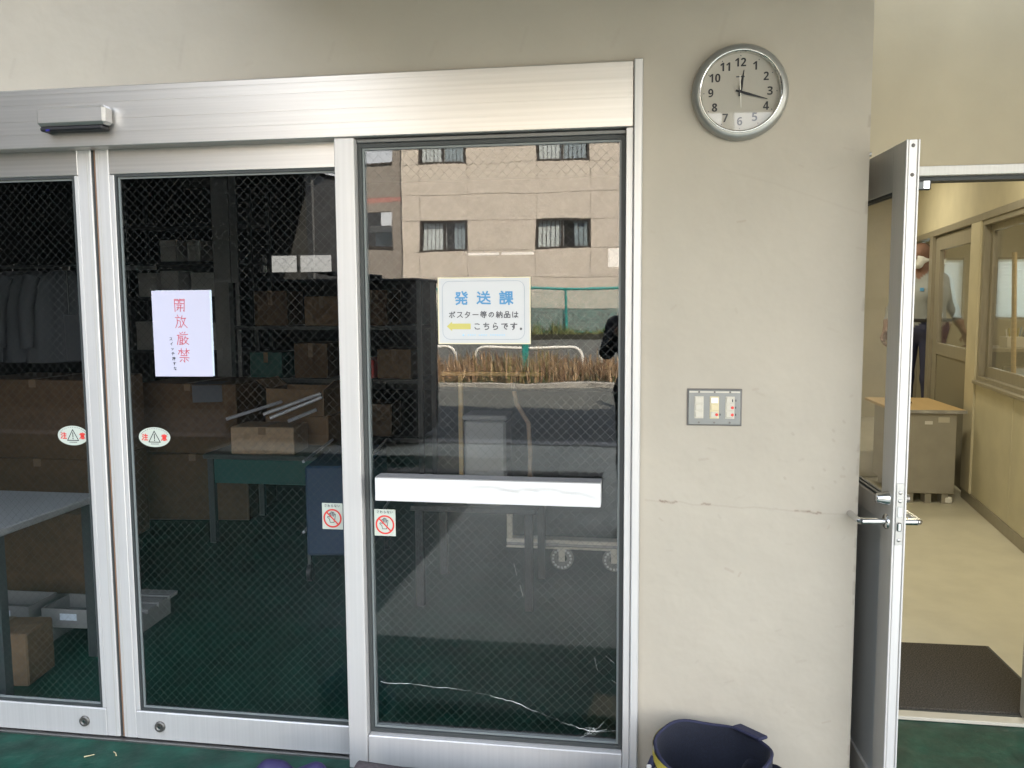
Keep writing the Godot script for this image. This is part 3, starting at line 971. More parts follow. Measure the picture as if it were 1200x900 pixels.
	var dent := func(u: float, v: float) -> float:
		var d := 0.0
		for q in [[0.02, 0.0, 0.10], [0.08, -0.01, 0.07], [0.135, -0.004, 0.06], [0.205, -0.002, 0.1], [0.285, -0.012, 0.08]]:
			var w: float = (u - q[0]) / q[2]
			if absf(w) < 0.9:
				var yc: float = q[1] + 0.012 * (1.0 - w * w) - 0.014 * maxf(w, 0.0)
				d -= 0.0035 * exp(-pow((v - yc) / 0.0052, 2)) * (1.0 - w * w)
				d += 0.0014 * exp(-pow((v - yc - 0.011) / 0.006, 2)) * (1.0 - w * w)
		return d
	for i in nx:
		for j in ny:
			var P := []
			for c in [[0, 0], [0, 1], [1, 1], [1, 0]]:
				var u: float = -0.357 + 0.714 * (i + c[0]) / nx
				var v: float = -0.0365 + 0.073 * (j + c[1]) / ny
				P.append(Vector3(u, v + 0.0, 0.03 + dent.call(u, v)))
			quad(s, P[0], P[1], P[2], P[3])
	box(s, Vector3(-0.357, -0.0365, -0.035), Vector3(0.357, 0.0365, 0.024))
	obj("board", s, M.bumper, t)
	obj("top_strip", B(Vector3(-0.357, 0.037, -0.035), Vector3(0.357, 0.0395, 0.0285)), M.bumper_top, t)
	for x in [-0.3, 0.3]:
		obj("spacer", B(Vector3(x - 0.02, -0.025, -0.045), Vector3(x + 0.02, 0.02, -0.0355)), M.gasket, t)

func wall_things() -> void:
	# clock
	var t := thing("wall_clock", "round silver wall clock with black numerals on the beige wall", "clock", Vector3(0.2615, 2.146, -0.0195))
	t.rotation.x = 0.0
	var fw := Transform3D(Basis(Vector3.RIGHT, PI / 2), Vector3.ZERO)
	var s := sf()
	lathe(s, [Vector2(0.112, 0.0), Vector2(0.134, 0.001), Vector2(0.1365, 0.012), Vector2(0.135, 0.022), Vector2(0.130, 0.031), Vector2(0.123, 0.0365), Vector2(0.1175, 0.037)], 72, fw)
	obj("rim", s, M.clock_rim, t)
	s = sf()
	lathe(s, [Vector2(0.1175, 0.037), Vector2(0.116, 0.040), Vector2(0.1135, 0.0395), Vector2(0.1105, 0.033), Vector2(0.109, 0.02)], 72, fw)
	obj("bezel", s, M.clock_bezel, t)
	s = sf()
	ellipse(s, Vector2.ZERO, 0.112, 0.112, 0.004, 0.018, 64)
	var dial := obj("dial", s, M.dial, t)
	var font := SystemFont.new()
	font.font_names = PackedStringArray(["Droid Sans"])
	font.font_weight = 700
	for h in range(1, 13):
		var tm := TextMesh.new()
		tm.font = font
		tm.text = str(h)
		tm.font_size = 28
		tm.pixel_size = 0.00112
		tm.depth = 0.0006
		var a := TAU * h / 12.0
		var o := put("numeral", tm, M.ink, dial)
		o.position = Vector3(sin(a) * 0.083, cos(a) * 0.083, 0.0187)
	s = sf()
	for h in 12:
		var a := TAU * h / 12.0
		s = sf()
		ellipse(s, Vector2(sin(a) * 0.1025, cos(a) * 0.1025), 0.0016, 0.0016, 0.018, 0.0188, 10)
		obj("hour_dot", s, M.ink_grey, dial)
	s = sf()
	box(s, Vector3(-0.012, 0.042, 0.0182), Vector3(0.012, 0.0455, 0.0186))
	obj("faint_mark", s, M.ink_grey, dial)
	var hand := func(called: String, ang: float, len: float, tail: float, w: float, z: float, m: Material) -> void:
		var d := Vector2(sin(ang), cos(ang))
		var n := Vector2(d.y, -d.x)
		var q := sf()
		var a := -d * tail
		var b := d * len
		var mid := d * len * 0.25
		for zz in [z, z + 0.0012]:
			var p0 := a + n * w * 0.45
			var p1 := mid + n * w * 0.6
			var p2 := b + n * w * 0.15
			var r0 := a - n * w * 0.45
			var r1 := mid - n * w * 0.6
			var r2 := b - n * w * 0.15
			quad(q, Vector3(r0.x, r0.y, zz), Vector3(r1.x, r1.y, zz), Vector3(p1.x, p1.y, zz), Vector3(p0.x, p0.y, zz))
			quad(q, Vector3(r1.x, r1.y, zz), Vector3(r2.x, r2.y, zz), Vector3(p2.x, p2.y, zz), Vector3(p1.x, p1.y, zz))
		obj(called, q, m, t)
	hand.call("hour_hand", TAU * 0.0235, 0.062, 0.012, 0.0075, 0.0215, M.ink)
	hand.call("minute_hand", TAU * 0.297, 0.079, 0.014, 0.0062, 0.0245, M.ink)
	hand.call("second_hand", TAU * 0.492, 0.045, 0.045, 0.0022, 0.0275, M.hand_pale)
	s = sf()
	ellipse(s, Vector2.ZERO, 0.0045, 0.0045, 0.019, 0.0292, 16)
	obj("hub", s, M.ink, t)
	s = sf()
	ellipse(s, Vector2.ZERO, 0.1102, 0.1102, 0.0325, 0.0345, 64)
	obj("cover_glass", s, M.glass, t)
	# switch plate
	t = thing("switch_plate", "grey steel switch plate with three columns of ivory buttons on the wall", "light switch", Vector3(0.2045, 1.2275, -0.02))
	var pl := obj("plate", B(Vector3(-0.0785, -0.054, 0.0), Vector3(0.0785, 0.054, 0.007), 0.003), M.plate, t)
	obj("shadow_gap", B(Vector3(-0.081, -0.0565, 0.0002), Vector3(0.081, 0.0565, 0.0025)), M.plate_edge, t)  # dark sheet drawn as the shade line around the plate
	obj("top_flange", B(Vector3(-0.0745, 0.0445, 0.007), Vector3(0.0745, 0.0488, 0.0082)), M.ivory, t)
	for cx in 3:
		var x := -0.0455 + 0.0455 * cx
		obj("insert_frame", B(Vector3(x - 0.0135, -0.0335, 0.0071), Vector3(x + 0.0135, 0.0335, 0.0086), 0.0008), M.ivory if cx != 1 else M.ivory_warm, t)
		for ry in 3:
			var y := 0.0215 - 0.0215 * ry
			var m: Material = M.white_plastic if cx == 1 and ry == 0 else (M.ivory_warm if cx == 1 and ry == 1 else M.ivory)
			var b := obj("switch_button", B(Vector3(x - 0.0105, y - 0.0085, 0.0086), Vector3(x + 0.0105, y + 0.0085, 0.0112), 0.0012), m, t)
			if (cx == 1 and ry == 2) or (cx == 2 and ry > 0):
				s = sf()
				ellipse(s, Vector2(x + 0.007, y), 0.0045, 0.0045, 0.011, 0.0122, 16)
				obj("red_mark", s, M.sign_red, b)
			if cx == 2 or (cx == 1 and ry == 2):
				obj("label_mark", B(Vector3(x + 0.0155, y - 0.003, 0.0071), Vector3(x + 0.0185, y + 0.003, 0.0078)), M.ink, b)
			if cx == 2 and ry == 0:
				obj("black_mark", B(Vector3(x + 0.0055, y - 0.004, 0.0112), Vector3(x + 0.0085, y + 0.004, 0.0117)), M.ink, b)
		for y in [0.0465, -0.0455]:
			s = sf()
			ellipse(s, Vector2(x, y), 0.0031, 0.0031, 0.007, 0.0092, 14)
			obj("screw", s, M.plate_edge, t)
	var h := obj("wall_bolt", T([Vector3(0.6272, 1.965, -0.04), Vector3(0.636, 1.965, -0.04)], 0.006), M.steel_dull)
	tag(h, "tiny rusty bolt head on the wall corner by the office door top", "bolt")

func office_leaf() -> void:
	var t := thing("office_door", "open aluminium office door with clear upper glass and grey lower panel", "door", Vector3(0.652, 0, -0.56), 0.0567)
	var W := 0.672
	var H := 1.978
	var lock := obj("lock_stile", B(Vector3(0.0, 0.01, W - 0.102), Vector3(0.035, H, W - 0.002), 0.002), M.alu_grey, t)
	obj("stile_face", B(Vector3(0.0065, 0.01, W - 0.003), Vector3(0.0285, H, W + 0.0005), 0.001), M.alu_white, lock)
	obj("stile_lip", B(Vector3(-0.0006, 0.01, W - 0.004), Vector3(0.0045, H, W + 0.002), 0.001), M.alu_white, lock)
	obj("stile_lip", B(Vector3(0.0305, 0.01, W - 0.004), Vector3(0.0356, H, W + 0.002), 0.001), M.alu_white, lock)
	obj("hinge_stile", B(Vector3(0.0, 0.01, 0.0), Vector3(0.035, H, 0.1), 0.002), M.alu_grey, t)
	obj("top_rail", B(Vector3(0.001, 1.852, 0.1005), Vector3(0.034, H, W - 0.1025), 0.002), M.alu_grey, t)
	obj("middle_rail", B(Vector3(0.001, 0.9, 0.1005), Vector3(0.034, 0.965, W - 0.1025), 0.002), M.alu_grey, t)
	obj("bottom_rail", B(Vector3(0.001, 0.01, 0.1005), Vector3(0.034, 0.11, W - 0.1025), 0.002), M.alu_grey, t)
	obj("lower_panel", B(Vector3(0.008, 0.1105, 0.1005), Vector3(0.027, 0.8995, W - 0.1025)), M.door_panel, t)
	obj("glass_pane", B(Vector3(0.015, 0.9655, 0.101), Vector3(0.02, 1.8515, W - 0.103)), M.glass_office, t)
	var s := sf()
	for x in [0.006, 0.021]:
		box(s, Vector3(x, 0.9655, 0.1008), Vector3(x + 0.008, 0.9735, W - 0.1028))
		box(s, Vector3(x, 1.8435, 0.1008), Vector3(x + 0.008, 1.8515, W - 0.1028))
	obj("glazing_gasket", s, M.gasket, t)
	# lock face plate with its bolts, screws up at the head
	obj("lock_plate", B(Vector3(0.0075, 0.858, W + 0.0006), Vector3(0.0275, 1.035, W + 0.0025), 0.0006), M.steel_dull, t)
	obj("dead_bolt", B(Vector3(0.012, 0.938, W + 0.0026), Vector3(0.023, 0.968, W + 0.004), 0.0006), M.steel, t)
	obj("latch_bolt", B(Vector3(0.011, 0.898, W + 0.0026), Vector3(0.023, 0.924, W + 0.009), 0.003), M.steel, t)
	for y in [1.008, 0.984, 0.872, 1.962, 1.884]:
		s = sf()
		var c := Vector3(0.0175, y, W + (0.0026 if y < 1.1 else 0.0006))
		lathe(s, [Vector2(0.0, 0.0014), Vector2(0.0045, 0.001), Vector2(0.0052, 0.0)], 16, Transform3D(Basis(Vector3.RIGHT, PI / 2), c))
		obj("screw", s, M.steel_dull if y < 1.1 else M.plate_edge, t)
	# levers on both faces
	var y := 0.914
	var z := W - 0.045
	for sd in [-1.0, 1.0]:
		var x0: float = 0.0 if sd < 0 else 0.035
		var n: float = 0.078 if sd < 0 else 0.055
		s = sf()
		lathe(s, [Vector2(0.0, 0.008), Vector2(0.019, 0.008), Vector2(0.0215, 0.006), Vector2(0.022, 0.0)], 28, Transform3D(Basis(Vector3.BACK, PI / 2 * -sd), Vector3(x0, y, z)))
		var rose := obj("handle_rose", s, M.steel, t)
		var e: Vector3 = Vector3(x0 + sd * n, y, z)
		s = T([Vector3(x0, y, z), e - Vector3(sd * 0.008, 0, 0)], 0.0095, 0.0095, 18)
		tube(s, [e - Vector3(sd * 0.008, 0, 0), e - Vector3(sd * 0.001, 0, 0.003), e - Vector3(0, 0, 0.012), e - Vector3(0, 0, 0.125)], 0.0095, 0.0095, 18)
		obj("lever", s, M.steel, rose)
		s = sf()
		var lx: Array = [Vector2(0.0, 0.034), Vector2(0.0125, 0.034), Vector2(0.014, 0.031), Vector2(0.0205, 0.004), Vector2(0.0215, 0.0)] if sd < 0 else [Vector2(0.0, 0.022), Vector2(0.012, 0.022), Vector2(0.013, 0.006), Vector2(0.019, 0.005), Vector2(0.0195, 0.0)]
		lathe(s, lx, 28, Transform3D(Basis(Vector3.BACK, PI / 2 * -sd), Vector3(x0, 0.982, z)))
		obj("lock_cylinder" if sd < 0 else "thumb_turn", s, M.steel if sd < 0 else M.steel_dull, t)
	# its frame
	t = thing("office_door_frame", "slim aluminium frame around the open office doorway", "door frame", Vector3(0, 0, -0.6))
	obj("head", B(Vector3(0.655, 1.972, -0.1), Vector3(1.42, 2.005, 0.012), 0.002), M.alu_grey, t)
	obj("head_stop", B(Vector3(0.69, 1.958, -0.09), Vector3(1.385, 1.9715, -0.02)), M.gasket, t)
	obj("jamb", B(Vector3(0.655, 0.0, -0.1), Vector3(0.69, 1.9715, 0.012), 0.002), M.alu_grey, t)
	obj("jamb", B(Vector3(1.385, 0.0, -0.1), Vector3(1.42, 1.9715, 0.012), 0.002), M.alu_grey, t)
	obj("threshold", B(Vector3(0.69, 0.0, -0.062), Vector3(1.385, 0.014, -0.008), 0.003), M.ivory, t)
	obj("door_catch", B(Vector3(0.915, 1.925, -0.015), Vector3(0.97, 1.957, 0.005), 0.004), M.alu_dark, t)
	obj("catch_plate", B(Vector3(0.945, 1.93, 0.0052), Vector3(0.964, 1.955, 0.008)), M.steel, t)

func carton(label: String, at: Vector3, size: Vector3, m: Material, turn := 0.0, open := false, group := "cartons in the warehouse") -> void:
	# at: middle of its base
	var t := thing("cardboard_box", label, "box", at, turn, group)
	var h := size / 2
	if open:
		var s := sf()
		box(s, Vector3(-h.x, 0, -h.z), Vector3(h.x, 0.006, h.z))
		box(s, Vector3(-h.x, 0.006, -h.z), Vector3(-h.x + 0.006, size.y, h.z))
		box(s, Vector3(h.x - 0.006, 0.006, -h.z), Vector3(h.x, size.y, h.z))
		box(s, Vector3(-h.x + 0.006, 0.006, -h.z), Vector3(h.x - 0.006, size.y, -h.z + 0.006))
		box(s, Vector3(-h.x + 0.006, 0.006, h.z - 0.006), Vector3(h.x - 0.006, size.y, h.z))
		obj("carton", s, m, t)
		for sd in [-1.0, 1.0]:
			s = sf()
			box(s, Vector3(0, 0, -h.z), Vector3(0.004, size.y * 0.5, h.z), 0.0, Transform3D(Basis(Vector3.BACK, -sd * 0.9), Vector3(sd * h.x, size.y, 0)))
			obj("flap", s, m, t)
	else:
		obj("carton", B(Vector3(-h.x, 0, -h.z), Vector3(h.x, size.y, h.z), 0.006), m, t)
		obj("tape", B(Vector3(-0.025, size.y + 0.0005, -h.z * 0.98), Vector3(0.025, size.y + 0.0015, h.z * 0.98)), M.tape, t)
		var s := sf()
		box(s, Vector3(-0.025, size.y - 0.05, h.z + 0.0005), Vector3(0.025, size.y * 0.995, h.z + 0.0015))
		obj("tape", s, M.tape, t)

func legged(t: Node3D, w: float, d: float, h: float, th: float, top: Material, leg: Material) -> void:
	obj("top", B(Vector3(-w / 2, h - th, -d / 2), Vector3(w / 2, h, d / 2), 0.004), top, t)
	for x in [-1, 1]:
		for z in [-1, 1]:
			obj("leg", B(Vector3(x * (w / 2 - 0.04) - 0.02, 0.0, z * (d / 2 - 0.04) - 0.02), Vector3(x * (w / 2 - 0.04) + 0.02, h - th - 0.001, z * (d / 2 - 0.04) + 0.02)), leg, t)

func rack(label: String, at: Vector3, w: float, d: float, h: float, shelves: Array, m: Material, turn := 0.0) -> Node3D:
	var t := thing("shelf_rack", label, "shelf rack", at, turn, "")
	for x in [-1, 1]:
		for z in [-1, 1]:
			obj("upright", B(Vector3(x * (w / 2 - 0.02) - 0.02, 0, z * (d / 2 - 0.02) - 0.02), Vector3(x * (w / 2 - 0.02) + 0.02, h, z * (d / 2 - 0.02) + 0.02)), m, t)
	for y in shelves:
		obj("shelf", B(Vector3(-w / 2 + 0.041, y - 0.035, -d / 2 + 0.002), Vector3(w / 2 - 0.041, y, d / 2 - 0.002)), m, t)
	return t

func office() -> void:
	var hgt := 2.85
	# rooms: corridor and the room behind its glazed partition
	var s := B(Vector3(0.627, 0, -9.2), Vector3(0.66, hgt, -0.75))
	box(s, Vector3(6.6, 0, -9.2), Vector3(6.8, hgt, -0.75))
	box(s, Vector3(0.66, 0, -9.2), Vector3(3.1, hgt, -9.0))
	box(s, Vector3(3.1, 0, -9.2), Vector3(3.95, 1.28, -9.0))
	box(s, Vector3(3.1, 2.06, -9.2), Vector3(3.95, hgt, -9.0))
	box(s, Vector3(3.95, 0, -9.2), Vector3(4.32, hgt, -9.0))
	box(s, Vector3(4.32, 0, -9.2), Vector3(5.3, 1.28, -9.0))
	box(s, Vector3(4.32, 2.06, -9.2), Vector3(5.3, hgt, -9.0))
	box(s, Vector3(5.3, 0, -9.2), Vector3(6.6, hgt, -9.0))
	box(s, Vector3(0.66, hgt, -9.2), Vector3(6.6, hgt + 0.2, -0.75))
	one("office_shell", s, M.office_wall, "olive beige office walls seen through the open doorway", "wall")
	s = B(Vector3(0.661, 0.0025, -7.6), Vector3(2.66, hgt - 0.002, -7.4))
	one("corridor_end_wall", s, M.office_wall, "olive beige end wall of the office corridor", "wall")
	struct("office_step", B(Vector3(0.7, 0.0025, -7.39), Vector3(3.4, 0.24, -5.15), 0.01), M.vinyl)
	for i in 2:
		var x0: float = [3.1, 4.32][i]
		var x1: float = [3.95, 5.3][i]
		var t := thing("blind_window", ["bright office window with slatted blind on the far wall, beside the tan post", "wider bright office window with slatted blind behind the broom pole"][i], "window", Vector3((x0 + x1) / 2, 1.28, -9.0), 0.0, "blind windows of the office")
		var w := (x1 - x0) / 2
		s = sf()
		rim4(s, Vector2(-w, 0), Vector2(w, 0.78), 0.035, -0.14, -0.06)
		obj("frame", s, M.office_alu, t)
		obj("pane", B(Vector3(-w + 0.035, 0.035, -0.102), Vector3(w - 0.035, 0.745, -0.097)), M.glass_office, t)
		for k in 17:
			s = sf()
			box(s, Vector3(-w + 0.02, -0.0006, -0.0225), Vector3(w - 0.02, 0.0, 0.0225), 0.0, Transform3D(Basis(Vector3.RIGHT, 1.2), Vector3(0, 0.05 + 0.0425 * k, -0.03)))
			obj("slat", s, M.blind, t)
	# partition, built along its own -z
	var A := Vector3(2.29, 0.0025, -2.92)
	var th := -0.1042
	var P := thing("glazed_partition", "office partition with sliding window, door and cream lower panels", "partition", A, th)
	var w0 := 0.1
	# lower panels, each its own sheet, with a recessed seam
	var seam := [-1.9, -1.25, -0.55, 0.36, 1.28]
	for i in seam.size() - 1:
		obj("wall_panel", B(Vector3(0, 0.081, -seam[i + 1] + 0.004), Vector3(0.06, 0.918, -seam[i] - 0.004), 0.002), M.office_panel, P)
	obj("panel_core", B(Vector3(0.0125, 0.0, -1.279), Vector3(0.055, 0.917, 1.9)), M.office_dark, P)
	obj("baseboard", B(Vector3(-0.008, 0.0, -1.54), Vector3(0.0115, 0.08, 1.9), 0.002), M.office_alu, P)
	obj("sill", B(Vector3(-0.03, 0.9185, -1.279), Vector3(0.09, 0.945, 1.9), 0.004), M.office_alu, P)
	obj("post", B(Vector3(-0.015, 0.081, -1.55), Vector3(0.09, 2.11, -1.28), 0.004), M.office_wall, P)
	obj("head_rail", B(Vector3(-0.012, 2.1105, -4.0), Vector3(0.085, 2.165, 1.9), 0.003), M.office_alu, P)
	obj("upper_wall", B(Vector3(0.0, 2.166, -6.0), Vector3(0.08, hgt - 0.003, 1.9)), M.office_wall, P)
	obj("far_wall", B(Vector3(0.0, 0.0, -6.0), Vector3(0.08, 2.165, -4.001)), M.office_wall, P)
	# sliding window over the panels: two sashes in a frame
	var win := Node3D.new()
	win.name = "sliding_window"
	P.add_child(win)
	s = sf()
	box(s, Vector3(0.0, 0.946, -1.279), Vector3(0.08, 0.975, 1.9))
	box(s, Vector3(0.0, 2.075, -1.279), Vector3(0.08, 2.11, 1.9))
	box(s, Vector3(0.0, 0.976, -1.279), Vector3(0.08, 2.074, -1.235))
	obj("frame", s, M.office_alu, win)
	for q in [[-1.232, -0.12, 0.045], [-0.19, 0.95, 0.012], [0.92, 1.89, 0.045]]:
		s = sf()
		box(s, Vector3(q[2], 0.976, q[0]), Vector3(q[2] + 0.028, 1.05, q[1]))
		box(s, Vector3(q[2], 2.03, q[0]), Vector3(q[2] + 0.028, 2.074, q[1]))
		box(s, Vector3(q[2], 1.051, q[0]), Vector3(q[2] + 0.028, 2.029, q[0] + 0.06))
		box(s, Vector3(q[2], 1.051, q[1] - 0.06), Vector3(q[2] + 0.028, 2.029, q[1]))
		obj("sash", s, M.office_alu, win)
		obj("pane", B(Vector3(q[2] + 0.012, 1.051, q[0] + 0.061), Vector3(q[2] + 0.017, 2.029, q[1] - 0.061)), M.glass_office, win)
	# glazed door further along, then a side light
	var dr := Node3D.new()
	dr.name = "partition_door"
	P.add_child(dr)
	obj("stile", B(Vector3(0.02, 0.01, -1.62), Vector3(0.06, 2.1, -1.551)), M.office_alu, dr)
	obj("stile", B(Vector3(0.02, 0.01, -2.93), Vector3(0.06, 2.1, -2.76)), M.office_alu, dr)
	obj("top_rail", B(Vector3(0.02, 1.98, -2.7595), Vector3(0.06, 2.1, -1.6205)), M.office_alu, dr)
	obj("middle_rail", B(Vector3(0.02, 1.05, -2.7595), Vector3(0.06, 1.15, -1.6205)), M.office_alu, dr)
	obj("lower_panel", B(Vector3(0.028, 0.02, -2.7595), Vector3(0.05, 1.0495, -1.6205)), M.office_dark, dr)
	obj("pane", B(Vector3(0.036, 1.1505, -2.759), Vector3(0.042, 1.9795, -1.621)), M.glass_office, dr)
	obj("door_post", B(Vector3(-0.01, 0.0, -3.06), Vector3(0.085, 2.11, -2.931)), M.office_alu, P)
	obj("end_post", B(Vector3(-0.01, 0.0, -4.0), Vector3(0.085, 2.11, -3.941)), M.office_alu, P)
	# things in the corridor
	var t := thing("storage_cabinet", "beige steel cabinet on low feet with a light wooden top", "cabinet", Vector3(2.115, 0.0025, -4.605), 0.02)
	obj("body", B(Vector3(-0.19, 0.075, -0.4), Vector3(0.185, 0.69, 0.41), 0.006), M.cabinet, t)
	obj("top", B(Vector3(-0.265, 0.691, -0.43), Vector3(0.245, 0.715, 0.425), 0.004), M.wood, t)
	obj("top_edge", B(Vector3(-0.267, 0.6905, 0.4255), Vector3(0.247, 0.7155, 0.429)), M.kerb, t)
	for x in [-0.15, -0.02, 0.1]:
		obj("foot", B(Vector3(x, 0.0, 0.3), Vector3(x + 0.045, 0.0745, 0.4)), M.cabinet, t)
		obj("foot", B(Vector3(x, 0.0, -0.38), Vector3(x + 0.045, 0.0745, -0.28)), M.cabinet, t)
	obj("caster", B(Vector3(0.12, 0.0, 0.33), Vector3(0.18, 0.05, 0.405), 0.01), M.white_plastic, t)
	obj("label_plate", B(Vector3(-0.045, 0.605, 0.4105), Vector3(0.01, 0.63, 0.4125)), M.webbing, t)
	obj("faded_label", B(Vector3(0.05, 0.62, 0.4105), Vector3(0.13, 0.66, 0.4115)), M.ivory, t)
	t = thing("tape_block", "small brown block lying on the wooden cabinet top", "block", Vector3(2.04, 0.7185, -4.66), 0.1)
	obj("block", B(Vector3(-0.055, 0, -0.06), Vector3(0.055, 0.014, 0.06), 0.003), M.card_b, t)
	obj("strap", B(Vector3(-0.012, 0.0142, -0.061), Vector3(0.012, 0.0155, 0.061)), M.tape, t)
	t = thing("door_mat", "dark brown ribbed door mat inside the office doorway", "door mat", Vector3(1.1, 0.004, -1.01), 0.02)
	obj("pile", B(Vector3(-0.42, 0.0, -0.325), Vector3(0.41, 0.012, 0.325), 0.004), M.mat, t)
	obj("rubber_edge", B(Vector3(-0.435, -0.001, -0.34), Vector3(0.425, 0.005, 0.34), 0.002), M.gasket, t)
	# in the room behind the partition
	t = thing("low_cupboard", "dark low cupboard with paper stacks behind the partition window", "cupboard", Vector3(3.75, 0.0025, -6.2), 0.0)
	var sh := sf()
	box(sh, Vector3(-0.65, 0, -0.25), Vector3(-0.62, 1.05, 0.25))
	box(sh, Vector3(0.62, 0, -0.25), Vector3(0.65, 1.05, 0.25))
	box(sh, Vector3(-0.619, 0, -0.25), Vector3(0.619, 1.05, -0.23))
	obj("carcass", sh, M.rack, t)
	obj("top", B(Vector3(-0.67, 1.051, -0.27), Vector3(0.67, 1.085, 0.27), 0.003), M.office_dark, t)
	for y in [0.06, 0.4, 0.74]:
		obj("shelf", B(Vector3(-0.619, y, -0.228), Vector3(0.619, y + 0.02, 0.24)), M.rack, t)
	for i in 5:
		var x := -0.55 + i * 0.22
		for k in 2:
			t = thing("paper_stack", "%s paper stack on the %s shelf of the low cupboard" % [["first", "second", "third", "fourth", "fifth"][i], ["middle", "upper"][k]], "papers", Vector3(3.75 + x + 0.05, 0.4245 + 0.34 * k, -6.12), 0.05 * (i - 2), "paper stacks in the cupboard")
			obj("sheets", B(Vector3(-0.09, 0, -0.1), Vector3(0.09, 0.07 + 0.03 * ((i + k) % 3), 0.1), 0.003), [M.paper_back, M.card_pale, M.sign][(i + 2 * k) % 3], t)
			obj("top_sheet", B(Vector3(-0.088, 0.072 + 0.03 * ((i + k) % 3), -0.098), Vector3(0.088, 0.074 + 0.03 * ((i + k) % 3), 0.095)), M.sign, t)
	t = thing("pen_box", "cream box with pens and small tools on the low cupboard", "box", Vector3(3.4, 1.088, -6.1), 0.2)
	obj("box", B(Vector3(-0.085, 0, -0.06), Vector3(0.085, 0.1, 0.06), 0.004), M.ivory, t)
	for i in 6:
		obj("pen", T([Vector3(-0.06 + 0.024 * i, 0.09, 0.02), Vector3(-0.07 + 0.03 * i, 0.17 + 0.01 * (i % 3), 0.01)], 0.005), [M.white_plastic, M.yellow, M.ink_blue][i % 3], t)
	t = thing("spray_bottle", "white bottle with blue cap on the low cupboard", "bottle", Vector3(3.6, 1.088, -6.1))
	s = sf()
	lathe(s, [Vector2(0, 0), Vector2(0.04, 0), Vector2(0.042, 0.09), Vector2(0.02, 0.115), Vector2(0.013, 0.125), Vector2(0, 0.125)], 20, Transform3D())
	obj("bottle", s, M.white_plastic, t)
	obj("cap", T([Vector3(0, 0.126, 0), Vector3(0, 0.16, 0)], 0.016), M.ink_blue, t)
	t = thing("broom", "wooden broom pole leaning upright behind the partition window", "broom", Vector3(3.33, 0.0025, -5.78))
	obj("pole", T([Vector3(0.0, 0.16, 0), Vector3(-0.03, 1.96, -0.1)], 0.021), M.wood, t)
	obj("head", B(Vector3(-0.16, 0.07, -0.04), Vector3(0.16, 0.17, 0.04), 0.01), M.office_dark, t)
	obj("bristles", B(Vector3(-0.155, 0.0, -0.03), Vector3(0.155, 0.0695, 0.03), 0.004), M.straw, t)
	t = thing("wall_fan", "round wall fan high on the far office wall", "fan", Vector3(3.72, 2.4, -8.9))
	for r in [0.06, 0.11, 0.16]:
		var pts := []
		for i in 25:
			pts.append(Vector3(cos(TAU * i / 24) * r, sin(TAU * i / 24) * r, 0.05 - r * 0.2))
		obj("guard_ring", T(pts, 0.006, 0.006, 6), M.plate, t)
	for i in 3:
		s = sf()
		box(s, Vector3(0.015, -0.04, -0.002), Vector3(0.13, 0.04, 0.002), 0.0, Transform3D(Basis(Vector3.BACK, TAU * i / 3) * Basis(Vector3.RIGHT, 0.4), Vector3.ZERO))
		obj("blade", s, M.ink_grey, t)
	obj("motor", T([Vector3(0, 0, -0.099), Vector3(0, 0, 0.03)], 0.05), M.plate, t)
	t = thing("wall_switch", "small grey switch on the far office wall near the fan", "light switch", Vector3(4.05, 2.32, -8.999))
	obj("plate", B(Vector3(-0.06, -0.06, 0), Vector3(0.06, 0.06, 0.01), 0.003), M.plate, t)
	obj("rocker", B(Vector3(-0.025, -0.035, 0.0105), Vector3(0.025, 0.035, 0.016), 0.003), M.plate_edge, t)
	# grey plastic-covered machine seen through the near window
	t = thing("covered_machine", "grey machine under a clear plastic sheet by the office window", "machine", Vector3(4.5, 0.0025, -7.8))
	obj("stand", B(Vector3(-0.35, 0, -0.3), Vector3(0.35, 0.95, 0.3), 0.01), M.locker, t)
	s = sf()
	lathe(s, [Vector2(0, 0.62), Vector2(0.14, 0.58), Vector2(0.26, 0.4), Vector2(0.33, 0.12), Vector2(0.36, 0.0)], 14, Transform3D(Basis(), Vector3(0, 0.951, 0)), false)
	obj("sheet_cover", s, M.locker, t)
	# ceiling lamps, light under each tube; corridor pair unseen, placed to light it
	for q in [[1.7, -2.3, 0.7], [1.7, -5.6, 0.5], [4.6, -5.0, 1.0]]:
		var lamp := thing("ceiling_lamp", ["unseen ceiling lamp placed to light the near end of the corridor", "unseen ceiling lamp placed to light the far end of the corridor", "lit white ceiling lamp in the room behind the partition"][[-2.3, -5.6, -5.0].find(q[1])], "lamp", Vector3(q[0], hgt - 0.003, q[1]), 0.0, "office ceiling lamps")
		obj("lamp_body", B(Vector3(-0.12, -0.045, -0.62), Vector3(0.12, 0, 0.62), 0.004), M.white_plastic, lamp)
		obj("lamp_tube", B(Vector3(-0.1, -0.056, -0.6), Vector3(0.1, -0.0455, 0.6), 0.003), M.tube_light, lamp)
		var al := AreaLight3D.new()
		al.name = "lamp_light"
		al.area_size = Vector2(0.2, 1.2)
		al.area_normalize_energy = true
		al.light_energy = 0.55 * q[2]
		al.light_color = Color(1.0, 0.96, 0.84)
		al.shadow_enabled = true
		al.set("area_range", 12.0)
		al.rotation.x = -PI / 2
		al.position = Vector3(0, -0.062, 0)
		lamp.add_child(al)

